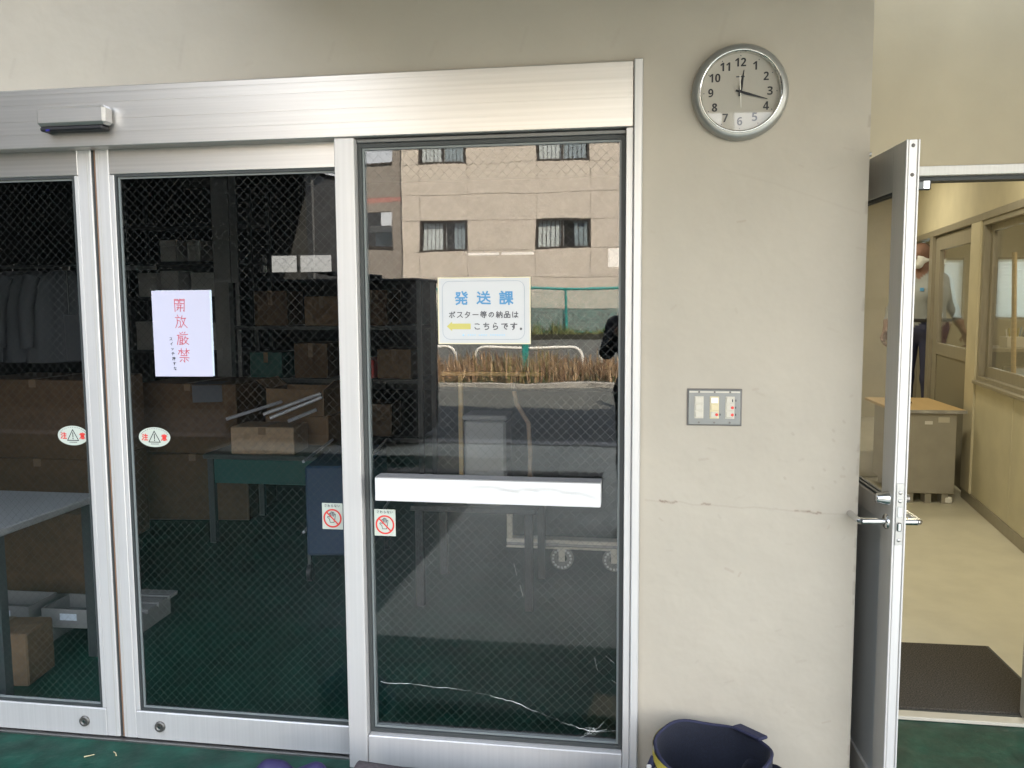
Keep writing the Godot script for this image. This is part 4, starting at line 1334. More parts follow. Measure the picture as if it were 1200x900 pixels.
func warehouse() -> void:
	var t: Node3D
	var s: SurfaceTool
	# windows high in the back wall
	for q in [[-6.84, -5.5], [-3.1, -1.9], [-0.66, -0.1]]:
		t = thing("high_window", ["small bright window in the dark warehouse back wall, above the steel rack", "middle one of the three bright windows in the warehouse back wall", "narrowest bright window in the warehouse back wall"][[-6.84, -3.1, -0.66].find(q[0])], "window", Vector3((q[0] + q[1]) / 2, {-6.84: 2.08, -3.1: 2.33, -0.66: 2.1}[q[0]], -12.0), 0.0, "warehouse windows")
		var w: float = (q[1] - q[0]) / 2
		var wh: float = {-6.84: 0.32, -3.1: 0.07, -0.66: 0.34}[q[0]]
		s = sf()
		rim4(s, Vector2(-w, 0), Vector2(w, wh), 0.012, -0.2, -0.1)
		box(s, Vector3(-0.02, 0.0125, -0.19), Vector3(0.02, wh - 0.0125, -0.11))
		obj("frame", s, M.rack, t)
		obj("pane", B(Vector3(-w + 0.012, 0.012, -0.152), Vector3(w - 0.012, wh - 0.012, -0.147)), M.frosted, t)
	# worktable right behind the left-hand leaf
	t = thing("worktable", "pale topped worktable just inside the sliding door", "table", Vector3(-2.88, 0, -0.46))
	legged(t, 1.04, 0.62, 0.72, 0.03, M.table, M.rack)
	obj("apron_rail", B(Vector3(-0.47, 0.6, 0.255), Vector3(0.47, 0.688, 0.285)), M.rack, t)
	carton("brown carton under the rear of the pale worktable", Vector3(-3.0, 0.0, -1.3), Vector3(0.66, 0.52, 0.36), M.card_b, 0.1)
	carton("wide brown carton, lowest of the stack behind the worktable", Vector3(-3.8, 0.0, -2.45), Vector3(0.9, 0.58, 0.5), M.card_b, 0.05)
	carton("brown carton on top of the stack behind the worktable", Vector3(-3.78, 0.581, -2.45), Vector3(0.86, 0.5, 0.5), M.card_b, -0.04)
	carton("small tan carton standing by the door foot under the worktable", Vector3(-2.66, 0.0, -0.47), Vector3(0.36, 0.22, 0.2), M.card, 0.15)
	t = thing("low_pallet", "low pale pallet with white trays under the worktable", "pallet", Vector3(-2.75, 0, -1.0), 0.04)
	for i in 5: obj("deck_board", B(Vector3(-0.45, 0.1, -0.24 + 0.1 * i), Vector3(0.45, 0.118, -0.16 + 0.1 * i)), M.locker, t)
	for x in [-0.4, 0.0, 0.36]: obj("bearer", B(Vector3(x, 0.0, -0.24), Vector3(x + 0.05, 0.0995, 0.24)), M.locker, t)
	for i in 2:
		t = thing("white_tray", ["white plastic tray on the low pallet, farther from the door gap", "white plastic tray on the low pallet, nearest the door gap"][i], "tray", Vector3(-2.88 + 0.33 * i, 0.1185, -0.86), 0.03, "white trays")
		s = sf()
		rim4(s, Vector2(-0.13, -0.1), Vector2(0.13, 0.1), 0.006, 0.0, 0.07)
		box(s, Vector3(-0.124, -0.094, 0.0), Vector3(0.124, 0.094, 0.006))
		var o := obj("shell", s, M.table, t)
		o.rotation.x = -PI / 2
		obj("label", B(Vector3(-0.04, 0.02, 0.1005), Vector3(0.04, 0.05, 0.102)), M.paper_back, t)
	# cartons in the middle
	carton("large dark brown carton, lower one of the pair behind the right leaf", Vector3(-3.22, 0.0, -3.3), Vector3(0.8, 0.48, 0.6), M.card_b, 0.1)
	carton("large dark brown carton stacked on its twin behind the right leaf", Vector3(-3.2, 0.481, -3.3), Vector3(0.76, 0.5, 0.56), M.card_b, -0.06)
	t = thing("leaflet", "single pale sheet lying over the edge of the upper dark brown carton", "paper", Vector3(-3.06, 0.9835, -3.05), 0.3)
	obj("sheet", B(Vector3(-0.1, 0, -0.14), Vector3(0.1, 0.0012, 0.1)), M.cloth_pale, t)
	s = sf()
	box(s, Vector3(-0.1, -0.12, 0.1), Vector3(0.1, 0.0, 0.1012), 0.0, Transform3D(Basis(Vector3.RIGHT, 0.06), Vector3.ZERO))
	obj("hanging_edge", s, M.cloth_pale, t)
	t = thing("packing_bench", "dark packing bench carrying cartons and white pipes", "table", Vector3(-2.33, 0, -2.85))
	legged(t, 0.95, 0.8, 0.585, 0.03, M.rack, M.rack)
	obj("teal_skirt", B(Vector3(-0.4, 0.4, 0.39), Vector3(0.35, 0.554, 0.395)), M.teal_dark, t)
	carton("pale tan carton at the front of the packing bench", Vector3(-2.42, 0.5855, -2.62), Vector3(0.42, 0.175, 0.26), M.card_pale, 0.04)
	carton("flat carton under the open one on the packing bench", Vector3(-2.33, 0.5855, -3.03), Vector3(0.46, 0.2, 0.34), M.card, -0.05)
	carton("open topped brown carton at the back of the packing bench", Vector3(-2.34, 0.7865, -3.02), Vector3(0.42, 0.18, 0.3), M.card, -0.06, true)
	var ps := [[-2.72, 0.79, -2.62, -2.38, 0.9, -2.95], [-2.43, 0.835, -2.55, -2.12, 0.95, -2.75], [-2.39, 0.81, -2.56, -2.1, 0.93, -2.72], [-2.24, 0.80, -2.5, -2.1, 0.86, -2.62]]
	var pl := ["white pipe lying farthest left across the packing bench cartons", "longest white pipe across the front of the open carton", "white pipe just under the longest pipe by the open carton", "shortest white pipe beside the open carton"]
	for i in 4:
		var q = ps[i]
		var a := Vector3(q[0], q[1], q[2])
		t = thing("plastic_pipe", pl[i], "pipe", a, 0.0, "white pipes on the packing bench")
		var d := Vector3(q[3], q[4], q[5]) - a
		obj("pipe", T([Vector3.ZERO, d], 0.011), M.pipe, t)
		obj("end_cap", T([d, d * 1.02], 0.0125), M.rack, t)
	t = thing("crate_cart", "blue folding cart with pale top rails beside the packing bench", "cart", Vector3(-1.72, 0, -2.15), 0.15)
	obj("tub", B(Vector3(-0.17, 0.16, -0.36), Vector3(0.17, 0.66, 0.36), 0.01), M.blue, t)
	for x in [-0.17, 0.17]:
		obj("top_rail", T([Vector3(x, 0.69, -0.36), Vector3(x, 0.69, 0.38)], 0.008), M.pipe, t)
		obj("lower_rail", T([Vector3(x * 1.06, 0.3, -0.36), Vector3(x * 1.06, 0.3, 0.38)], 0.008), M.pipe, t)
		for z in [-0.3, 0.3]:
			obj("wheel", T([Vector3(x - 0.012, 0.05, z), Vector3(x + 0.012, 0.05, z)], 0.05, 0.05, 16), M.black, t)
			obj("leg", B(Vector3(x - 0.008, 0.05, z - 0.015), Vector3(x + 0.008, 0.16, z + 0.015)), M.rack, t)
	# racks
	t = rack("tall dark steel rack with pale file cartons at the back", Vector3(-4.85, 0, -6.2), 1.5, 0.5, 2.75, [0.5, 1.05, 1.62, 1.99, 2.4], M.rack)
	obj("pale_strip", B(Vector3(-0.72, 1.905, 0.2505), Vector3(-0.33, 1.95, 0.254)), M.sign, t)  # pale strip along the shelf edge
	var bx := [[-5.13, -4.94, 1.99, 0.22], [-4.82, -4.67, 1.99, 0.22], [-5.14, -4.93, 1.62, 0.27], [-4.79, -4.52, 1.62, 0.25], [-5.4, -5.18, 1.62, 0.25], [-5.45, -5.2, 1.05, 0.3], [-5.1, -4.9, 1.05, 0.24], [-4.7, -4.4, 1.05, 0.28]]
	for i in bx.size():
		var q = bx[i]
		t = thing("file_box", ["upper shelf file box on the tall back rack, the wider of two", "upper shelf file box on the tall back rack, the narrower of two", "middle box of three under the upper pair on the tall rack", "widest file box under the upper pair on the tall rack", "outermost box of the three under the upper pair on the tall rack", "low shelf file box by the outer upright of the tall rack", "smallest file box in the low row of the tall rack", "low shelf file box by the inner upright of the tall rack"][i], "box", Vector3((q[0] + q[1]) / 2, q[2] + 0.0005, -6.1), 0.0, "file boxes on the tall rack")
		var w: float = (q[1] - q[0]) / 2
		obj("carton", B(Vector3(-w, 0, -0.15), Vector3(w, q[3], 0.15), 0.004), M.file, t)
		obj("lid", B(Vector3(-w - 0.003, q[3] - 0.05, -0.153), Vector3(w + 0.003, q[3] + 0.003, 0.153), 0.002), M.file, t)
	t = rack("steel rack with brown, red and teal goods near the bright mullion", Vector3(-2.7, 0, -4.6), 1.7, 0.5, 1.72, [0.4, 0.9, 1.35], M.rack)
	var rb := [[-3.3, 0.4, 0.3, "card_b"], [-2.9, 0.4, 0.35, "rack"], [-2.3, 0.4, 0.28, "card"], [-3.25, 0.9, 0.22, "teal_dark"], [-2.85, 0.9, 0.3, "card_b"], [-2.45, 0.9, 0.16, "red"], [-2.1, 0.9, 0.25, "card"], [-3.2, 1.35, 0.3, "card_b"], [-2.75, 1.35, 0.25, "card"], [-2.3, 1.35, 0.3, "card_b"]]
	for i in rb.size():
		var q = rb[i]
		var nm: String = {"card_b": "dark brown", "card": "brown", "rack": "dark grey", "teal_dark": "teal", "red": "red", "locker": "pale grey"}[q[3]]
		var row: String = {0.4: "lowest shelf", 0.9: "second shelf", 1.35: "third shelf", 1.8: "top shelf"}[q[1]]
		t = thing("stock_box", "%s stock box on the %s of the goods rack%s" % [nm, row, ", nearest the mullion" if i == 9 else ""], "box", Vector3(q[0], q[1] + 0.0005, -4.58), 0.05 * (i % 3 - 1), "stock boxes on the %s, %s" % [row, nm])
		obj("carton", B(Vector3(-0.15, 0, -0.18), Vector3(0.15, q[2], 0.18), 0.005), M[q[3]], t)
		obj("lid_seam", B(Vector3(-0.02, q[2] * 0.6, 0.1805), Vector3(0.02, q[2], 0.1815)), M.tape, t)
	t = thing("steel_column", "grey steel column rising through the dark warehouse", "column", Vector3(-3.95, 0, -5.1))
	obj("web", B(Vector3(-0.01, 0.02, -0.075), Vector3(0.01, 3.59, 0.075)), M.locker, t)
	for z in [-0.085, 0.076]: obj("flange", B(Vector3(-0.085, 0.02, z), Vector3(0.085, 3.59, z + 0.009)), M.locker, t)
	obj("foot_plate", B(Vector3(-0.14, 0.0, -0.14), Vector3(0.14, 0.0195, 0.14)), M.rack, t)
	# work jackets on a wall rail at the left
	t = thing("coat_rail", "wheeled coat rail with a bar for jackets behind the left leaf", "coat rail", Vector3(-4.5, 0, -3.1))
	obj("bar", T([Vector3(-0.5, 1.82, 0), Vector3(0.5, 1.82, 0)], 0.013), M.rack, t)
	for x in [-0.5, 0.5]:
		obj("post", T([Vector3(x, 0.03, 0), Vector3(x, 1.82, 0)], 0.013), M.rack, t)
		obj("foot", B(Vector3(x - 0.02, 0.0, -0.25), Vector3(x + 0.02, 0.03, 0.25)), M.rack, t)
	for i in 4:
		var x := -4.8 + 0.2 * i
		t = thing("work_jacket", ["pale work jacket at the far end of the coat rail", "second pale work jacket on the coat rail", "third pale work jacket on the coat rail", "pale work jacket nearest the leaf stile on the coat rail"][i], "jacket", Vector3(x, 1.82, -3.1), 0.3 + 0.2 * i, "work jackets")
		s = sf()
		s.set_smooth_group(0)
		var prof := [[0.0, 0.05, 0.03], [-0.05, 0.2, 0.055], [-0.12, 0.24, 0.07], [-0.35, 0.23, 0.075], [-0.66, 0.25, 0.085]]
		for j in prof.size() - 1:
			for k in 16:
				var P := []
				for c in [[j, k], [j, k + 1], [j + 1, k + 1], [j + 1, k]]:
					var a: float = TAU * c[1] / 16
					var f: float = 1.0 + 0.13 * sin(a * 5 + i) * c[0] / 4.0
					P.append(Vector3(cos(a) * prof[c[0]][1] * f, prof[c[0]][0] - 0.03, sin(a) * prof[c[0]][2] * f))
				quad(s, P[0], P[1], P[2], P[3])
		obj("jacket_body", s, M.cloth_pale, t)
		for sd in [-1, 1]:
			obj("sleeve", T([Vector3(sd * 0.2, -0.08, 0), Vector3(sd * 0.26, -0.3, 0.03), Vector3(sd * 0.27, -0.58, 0.05)], 0.06, 0.045, 10), M.cloth_pale, t)
		obj("hanger_hook", T([Vector3(0, -0.03, 0), Vector3(0, 0.0, 0), Vector3(0.012, 0.02, 0)], 0.003, 0.003, 6), M.steel_dull, t)
	t = thing("hanging_sheet", "pale paper sheets clipped together, hanging from the coat rail bar", "paper", Vector3(-4.12, 1.82, -3.04))
	obj("clip", B(Vector3(-0.03, -0.03, -0.01), Vector3(0.03, 0.0, 0.01), 0.003), M.steel_dull, t)
	obj("cord", T([Vector3(0, -0.03, 0), Vector3(0, -0.35, 0)], 0.003, 0.003, 6), M.rack, t)
	for k in 3:
		obj("sheet", B(Vector3(-0.12 + 0.012 * k, -0.66 - 0.01 * k, -0.004 + 0.003 * k), Vector3(0.11 - 0.01 * k, -0.35, -0.003 + 0.003 * k)), M.cloth_pale, t)
	# behind the fixed pane
	t = thing("black_bench", "low black bench behind the fixed glass pane", "bench", Vector3(-0.85, 0, -1.8))
	legged(t, 0.64, 0.6, 0.53, 0.03, M.tarp, M.tarp)
	t = thing("tube_stand", "yellow painted tube stand on the black bench behind the fixed pane", "stand", Vector3(-0.94, 0.5305, -1.68))
	obj("post", B(Vector3(-0.012, 0.012, -0.012), Vector3(0.012, 0.64, 0.012), 0.003), M.yellow_paint, t)
	obj("cross_bar", B(Vector3(-0.1, 0.6405, -0.01), Vector3(0.42, 0.66, 0.01), 0.003), M.yellow_paint, t)
	obj("foot", B(Vector3(-0.09, 0.0, -0.08), Vector3(0.09, 0.0115, 0.08), 0.003), M.yellow_paint, t)
	t = thing("pale_bin", "pale plastic box standing on the black bench behind the bumper board", "box", Vector3(-0.79, 0.5305, -1.64))
	obj("tub", B(Vector3(-0.105, 0, -0.1), Vector3(0.105, 0.43, 0.1), 0.012), M.locker, t)
	obj("lid", B(Vector3(-0.112, 0.4305, -0.107), Vector3(0.112, 0.455, 0.107), 0.006), M.table, t)
	t = thing("bent_hose", "tan hose standing bent on the black bench beside the pale box", "hose", Vector3(-0.6, 0.5305, -1.68))
	obj("hose", T([Vector3(0.02, 0.0, 0.05), Vector3(0.02, 0.25, 0), Vector3(0.01, 0.4, 0), Vector3(-0.05, 0.5, 0), Vector3(-0.065, 0.56, -0.02)], 0.012, 0.012, 10), M.card_pale, t)
	obj("nozzle", T([Vector3(-0.065, 0.56, -0.02), Vector3(-0.07, 0.61, -0.03)], 0.016, 0.01, 10), M.rack, t)

func street() -> void:
	var t: Node3D
	var s: SurfaceTool
	# tiled building over the road: panels with recessed joints, windows set into them
	var z := 36.0
	t = thing("tiled_building", "beige panelled office building across the road", "building", Vector3(0, 0, z))
	obj("core", B(Vector3(-11.12, 0.2, 0.35), Vector3(1.2, 10.6, 12.0)), M.joint, t)
	var xs := [-11.12, -10.32, -8.06, -4.93, -2.52, -1.06, 1.2]
	var rows := [[0.2, 2.6], [2.6, 3.84], [3.84, 5.2], [5.2, 6.385], [6.385, 7.7], [7.7, 9.05], [9.05, 10.7]]
	for i in xs.size() - 1:
		var windowed: bool = i == 1 or i == 3 or i == 5
		for r in rows.size():
			if windowed and (r == 2 or r == 5): continue
			obj("wall_panel", B(Vector3(xs[i] + 0.007, rows[r][0] + 0.007, 0.0), Vector3(xs[i + 1] - 0.007, rows[r][1] - 0.007, 0.34), 0.006), M.facade, t)
	for x in [-10.32, -4.93, -1.06]:
		var x1: float = {-10.32: -8.06, -4.93: -2.52, -1.06: 1.2}[x]
		for y in [[3.84, 5.2], [7.7, 9.05]]:
			s = sf()
			var lo := Vector2(x, y[0])
			var hi := Vector2(x1, y[1])
			rim4(s, lo, hi, 0.09, 0.02, 0.3)
			box(s, Vector3((x + x1) / 2 - 0.04, y[0] + 0.09, 0.1), Vector3((x + x1) / 2 + 0.04, y[1] - 0.09, 0.2))
			var w := obj("window", s, M.window_frame, t)
			for k in 2:
				var a: float = x + 0.09 + k * (x1 - x - 0.18) / 2
				var b: float = a + (x1 - x - 0.18) / 2
				obj("pane", B(Vector3(a + 0.02, y[0] + 0.09, 0.14), Vector3(b - 0.02, y[1] - 0.09, 0.145)), M.glass_office, w)
			var n := 11
			for k in n:
				if (k == 6 or k == 7) and y[0] < 5: continue
				var a: float = x + 0.12 + (x1 - x - 0.24) * k / n
				obj("curtain_fold", B(Vector3(a, y[0] + 0.1, 0.22 + 0.02 * (k % 2)), Vector3(a + (x1 - x - 0.24) / n * 0.8, y[1] - 0.1, 0.25 + 0.02 * (k % 2))), M.curtain if k < 6 else M.curtain_side, w)
			obj("dark_backing", B(Vector3(x + 0.09, y[0] + 0.09, 0.31), Vector3(x1 - 0.09, y[1] - 0.09, 0.345)), M.black, w)  # black sheet standing for the unlit room behind the glass
	obj("parapet", B(Vector3(-11.15, 10.701, -0.04), Vector3(1.23, 10.85, 12.0), 0.01), M.facade_grey, t)
	# its grey stair wing, open landings through which the sky shows
	t = thing("stair_wing", "grey stair wing with open landings beside the beige building", "building", Vector3(0, 0, z + 0.6))
	var wx := [-14.25, -13.2, -11.72, -11.125]
	obj("wall", B(Vector3(wx[0], 0.2, 0), Vector3(wx[1], 10.4, 0.3)), M.facade_grey, t)
	obj("wall", B(Vector3(wx[2], 0.2, 0), Vector3(wx[3], 10.4, 0.3)), M.facade_grey, t)
	for y in [[0.2, 4.05], [5.75, 6.18], [6.4, 7.9], [9.3, 10.4]]:
		obj("wall", B(Vector3(wx[1] + 0.002, y[0], 0), Vector3(wx[2] - 0.002, y[1], 0.3)), M.facade_grey, t)
	obj("red_band", B(Vector3(wx[1] + 0.002, 6.181, 0.01), Vector3(wx[2] - 0.002, 6.399, 0.29)), M.facade_red, t)
	obj("red_band", B(Vector3(wx[2], 6.2, -0.008), Vector3(wx[3], 6.38, -0.001)), M.facade_red, t)
	for y in [4.05, 7.9]:
		obj("landing_sill", B(Vector3(wx[1], y, -0.05), Vector3(wx[2], y + 0.1, 0.4)), M.window_frame, t)
	obj("landing_wall", B(Vector3(wx[1], 4.2, 2.2), Vector3(-12.1, 5.0, 2.3)), M.curtain, t)
	obj("stair_flight", B(Vector3(wx[1], 4.9, 1.2), Vector3(wx[2], 5.2, 2.0)), M.rail_white, t)
	t = thing("dark_block", "dark grey gabled building beyond the stair wing", "building", Vector3(0, 0, 40))
	s = B(Vector3(-30, 0, 0), Vector3(-17.0, 8.2, 12))
	obj("wall", s, M.far_grey, t)
	s = sf()
	for k in 2:
		quad(s, Vector3(-30.2, 8.201, -0.3 + k * 12.6), Vector3(-16.8, 8.201, -0.3 + k * 12.6), Vector3(-17.2, 8.7, 6), Vector3(-30, 11.4, 6))
	obj("roof", s, M.rack, t)
	for i in 3:
		var w := obj("window", B(Vector3(-19.5 - 3.2 * i, 4.2, -0.05), Vector3(-18.2 - 3.2 * i, 5.4, -0.001)), M.window_frame, t)
		obj("pane", B(Vector3(-19.4 - 3.2 * i, 4.3, -0.056), Vector3(-18.3 - 3.2 * i, 5.3, -0.0505)), M.curtain, w)
	# concrete wall and chain link fence before the beige building
	t = thing("block_wall", "pale concrete block wall under the green fence", "wall", Vector3(0, 0, 32.4))
	for i in 26:
		for j in 2:
			var x := -26.0 + 1.6 * i + (0.8 if j else 0.0)
			obj("block", B(Vector3(x + 0.008, 0.2 + 0.52 * j, 0), Vector3(x + 1.592, 0.712 + 0.52 * j, 0.18), 0.012), M.block, t)
	obj("capping", B(Vector3(-26, 1.2401, -0.02), Vector3(16.4, 1.29, 0.2), 0.01), M.block, t)
	t = thing("chain_fence", "green chain link fence across the road", "fence", Vector3(0, 0, 32.0))
	for i in 15:
		obj("post", T([Vector3(-23.2 + 2.5 * i, 0.2, 0), Vector3(-23.2 + 2.5 * i, 2.1, 0)], 0.05, 0.05, 8), M.teal, t)
	obj("top_rail", T([Vector3(-24, 2.06, 0.04), Vector3(14, 2.06, 0.04)], 0.05, 0.05, 8), M.teal, t)
	obj("bottom_rail", T([Vector3(-24, 0.3, 0.04), Vector3(14, 0.3, 0.04)], 0.022, 0.022, 8), M.teal, t)
	s = sf()
	for k in 2:
		for i in 500:
			var x := -25.0 + i * 0.08
			var a := Vector2(x, 0.3) if k == 0 else Vector2(x, 2.06)
			var b := Vector2(x + 1.76, 2.06) if k == 0 else Vector2(x + 1.76, 0.3)
			stroke(s, [a, b], 0.006, -0.002 + 0.004 * k)
	obj("wire_net", s, M.teal, t).set_meta("kind", "stuff")
	# white guard pipes behind the verge
	for i in 5:
		t = thing("guard_pipe", ["white bent guard pipe at the far end of the planting strip", "white bent guard pipe seen left of the green post", "white bent guard pipe right behind the green post", "white bent guard pipe beyond the post toward the canopy side", "white bent guard pipe at the near end of the planting strip"][i], "guard pipe", Vector3(-8.6 + 2.95 * i, 0.0, 17.0), 0.0, "white guard pipes")
		var pts := []
		pts.append(Vector3(-1.25, 0, 0))
		for k in 7:
			var a: float = PI - PI / 2 * k / 6.0
			pts.append(Vector3(-1.0 + cos(a) * 0.25, 0.22 + sin(a) * 0.25, 0))
		for k in 7:
			var a: float = PI / 2 - PI / 2 * k / 6.0
			pts.append(Vector3(1.0 + cos(a) * 0.25, 0.22 + sin(a) * 0.25, 0))
		pts.append(Vector3(1.25, 0, 0))
		obj("pipe", T(pts, 0.04, 0.04, 10), M.rail_white, t)
		for x in [-1.25, 1.25]: obj("foot_plate", T([Vector3(x, 0.0, 0), Vector3(x, 0.02, 0)], 0.08, 0.08, 10), M.rail_white, t)
	t = thing("green_post", "square teal signpost in the planting strip", "post", Vector3(-2.34, 0.06, 13.9))
	obj("shaft", B(Vector3(-0.075, 0, -0.05), Vector3(0.075, 1.35, 0.05), 0.01), M.teal, t)
	obj("cap", B(Vector3(-0.085, 1.351, -0.06), Vector3(0.085, 1.38, 0.06), 0.008), M.teal, t)
	# dried plants along the strip
	var blade := sf()
	quad(blade, Vector3(-0.5, 0, 0), Vector3(0.5, 0, 0), Vector3(0.42, 0.55, 0.03), Vector3(-0.42, 0.55, 0.03))
	tri(blade, Vector3(-0.42, 0.55, 0.03), Vector3(0.42, 0.55, 0.03), Vector3(0.0, 1, 0.14))
	blade.generate_normals()
	var mm := MultiMesh.new()
	mm.transform_format = MultiMesh.TRANSFORM_3D
	mm.use_colors = true
	mm.mesh = blade.commit()
	mm.instance_count = 16000
	var clump := noise(77, 0.55, 3)
	for i in 16000:
		var x := rng.randf_range(-13.0, 6.0)
		var zz := rng.randf_range(12.8, 15.2)
		var f := clump.get_noise_2d(x, zz)
		var h := rng.randf_range(0.2, 0.6) * (0.85 + 0.6 * f)
		var low := rng.randf() < 0.35
		if low: h = rng.randf_range(0.06, 0.2)
		var bs := Basis(Vector3.UP, rng.randf_range(0, TAU)) * Basis(Vector3.RIGHT, rng.randf_range(-0.5, 0.5))
		mm.set_instance_transform(i, Transform3D(bs.scaled_local(Vector3(rng.randf_range(0.012, 0.035), h, 0.4)), Vector3(x, 0.06, zz)))
		var k := rng.randf()
		var c := Color(0.2, 0.11, 0.065).lerp(Color(0.4, 0.29, 0.18), k)
		if f > 0.2 and rng.randf() < 0.4: c = Color(0.16, 0.15, 0.05)
		if low: c = Color(0.05, 0.08, 0.03).lerp(Color(0.1, 0.09, 0.04), k)
		mm.set_instance_color(i, c)
	var mi := MultiMeshInstance3D.new()
	mi.multimesh = mm
	mi.material_override = M.blade
	mi.name = numbered("dry_plants")
	add_child(mi)
	tag(mi, "strip of dried brown and green low plants along the road", "plants")
	mi.set_meta("kind", "stuff")
	mm = MultiMesh.new()
	mm.transform_format = MultiMesh.TRANSFORM_3D
	mm.use_colors = true
	mm.mesh = blade.commit()
	mm.instance_count = 3000
	for i in 3000:
		var bs := Basis(Vector3.UP, rng.randf_range(0, TAU)) * Basis(Vector3.RIGHT, rng.randf_range(-0.6, 0.6))
		var x := rng.randf_range(-16.0, 8.0)
		mm.set_instance_transform(i, Transform3D(bs.scaled_local(Vector3(0.05, rng.randf_range(0.1, 0.4) * (0.5 + absf(clump.get_noise_2d(x, 99.0)) * 2.0), 0.4)), Vector3(x, 0.2, rng.randf_range(31.65, 32.3))))
		mm.set_instance_color(i, Color(0.07, 0.11, 0.03).lerp(Color(0.2, 0.2, 0.07), rng.randf()))
	mi = MultiMeshInstance3D.new()
	mi.multimesh = mm
	mi.material_override = M.blade
	mi.name = numbered("fence_weeds")
	add_child(mi)
	tag(mi, "green weeds growing along the foot of the fence", "plants")
	mi.set_meta("kind", "stuff")

func loading_bay() -> void:
	var t: Node3D
	var s: SurfaceTool
	# closed bay on the left, out of view, shaped to darken the pane reflections
	s = B(Vector3(-15.5, -0.01, 8.9), Vector3(-4.75, 3.579, 9.1))
	box(s, Vector3(-15.5, -0.01, -0.015), Vector3(-15.3, 3.579, 8.899))
	one("unseen_bay_wall", s, M.dark_wall, "dark bay wall out of view, placed so the left panes mirror darkness", "wall")
	s = B(Vector3(-14.0, 3.8005, 3.0), Vector3(-4.7, 6.4, 9.15))
	one("unseen_bay_block", s, M.dark_wall, "unseen dark block over the bay that darkens the door reflections", "building")  # unseen block, placed to keep the mirrored bay dark
	# black covered cage under the canopy
	t = thing("covered_cage", "tall cage trolley under a black cover at the canopy edge", "cage trolley", Vector3(-3.55, 0, 6.6))
	s = sf()
	s.set_smooth_group(0)
	var seg := 48
	for j in 14:
		for k in seg:
			var P := []
			for c in [[j, k], [j, k + 1], [j + 1, k + 1], [j + 1, k]]:
				var a: float = TAU * c[1] / seg
				var y: float = 0.1 + 1.66 * c[0] / 14.0
				var sq: float = 1.0 / pow(pow(absf(cos(a)), 10) + pow(absf(sin(a)), 10), 0.1)
				var f: float = 1.0 + 0.012 * sin(a * 9 + y * 2.0) * (1.6 - y) + 0.006 * sin(a * 23)
				P.append(Vector3(cos(a) * sq * 1.16 * f, y, sin(a) * sq * 0.5 * f))
			quad(s, P[3], P[2], P[1], P[0])
	obj("cover", s, M.tarp, t)
	obj("cover_top", B(Vector3(-1.17, 1.755, -0.51), Vector3(1.17, 1.8, 0.51), 0.02), M.tarp, t)
	for x in [-0.9, 0.9]:
		for zz in [-0.35, 0.35]:
			obj("caster", T([Vector3(x - 0.02, 0.06, zz), Vector3(x + 0.02, 0.06, zz)], 0.058, 0.058, 16), M.black, t)
	obj("rope", T([Vector3(-1.1, 2.05, -0.1), Vector3(-0.5, 1.98, -0.2), Vector3(0.1, 1.86, -0.3), Vector3(0.75, 1.82, -0.4)], 0.025, 0.025, 8), M.black, t)
	# narrow rolling rail on casters, seen low through the fixed pane
	t = thing("rolling_rail", "narrow beige rolling rail on studded casters on the floor behind the fixed pane", "rolling rail", Vector3(-0.47, 0, -2.22))
	obj("beam", B(Vector3(-0.32, 0.162, -0.04), Vector3(0.36, 0.185, 0.04), 0.004), M.trolley_frame, t)
	obj("lower_beam", B(Vector3(-0.32, 0.145, -0.03), Vector3(0.36, 0.1615, 0.03), 0.002), M.steel_dull, t)
	obj("edge_strip", B(Vector3(-0.32, 0.132, 0.03), Vector3(0.36, 0.1445, 0.042), 0.002), M.trolley_frame, t)
	obj("corner_post", B(Vector3(-0.318, 0.1855, 0.0), Vector3(-0.285, 0.5, 0.035), 0.004), M.trolley_frame, t)
	for x in [0.0, 0.3]:
		s = sf()
		lathe(s, [Vector2(0.028, -0.014), Vector2(0.062, -0.016), Vector2(0.068, -0.008), Vector2(0.068, 0.008), Vector2(0.062, 0.016), Vector2(0.028, 0.014)], 28, Transform3D(Basis(Vector3.RIGHT, PI / 2), Vector3(x, 0.069, 0.0)))
		var c := obj("caster", s, M.tyre, t)
		for i in 16:
			var a := TAU * i / 16
			obj("rim_stud", B(Vector3(x + cos(a) * 0.052 - 0.006, 0.069 + sin(a) * 0.052 - 0.006, 0.0165), Vector3(x + cos(a) * 0.052 + 0.006, 0.069 + sin(a) * 0.052 + 0.006, 0.0205)), M.rail_white, c)
		obj("fork", B(Vector3(x - 0.018, 0.055, 0.0215), Vector3(x + 0.018, 0.131, 0.029)), M.trolley_frame, c)

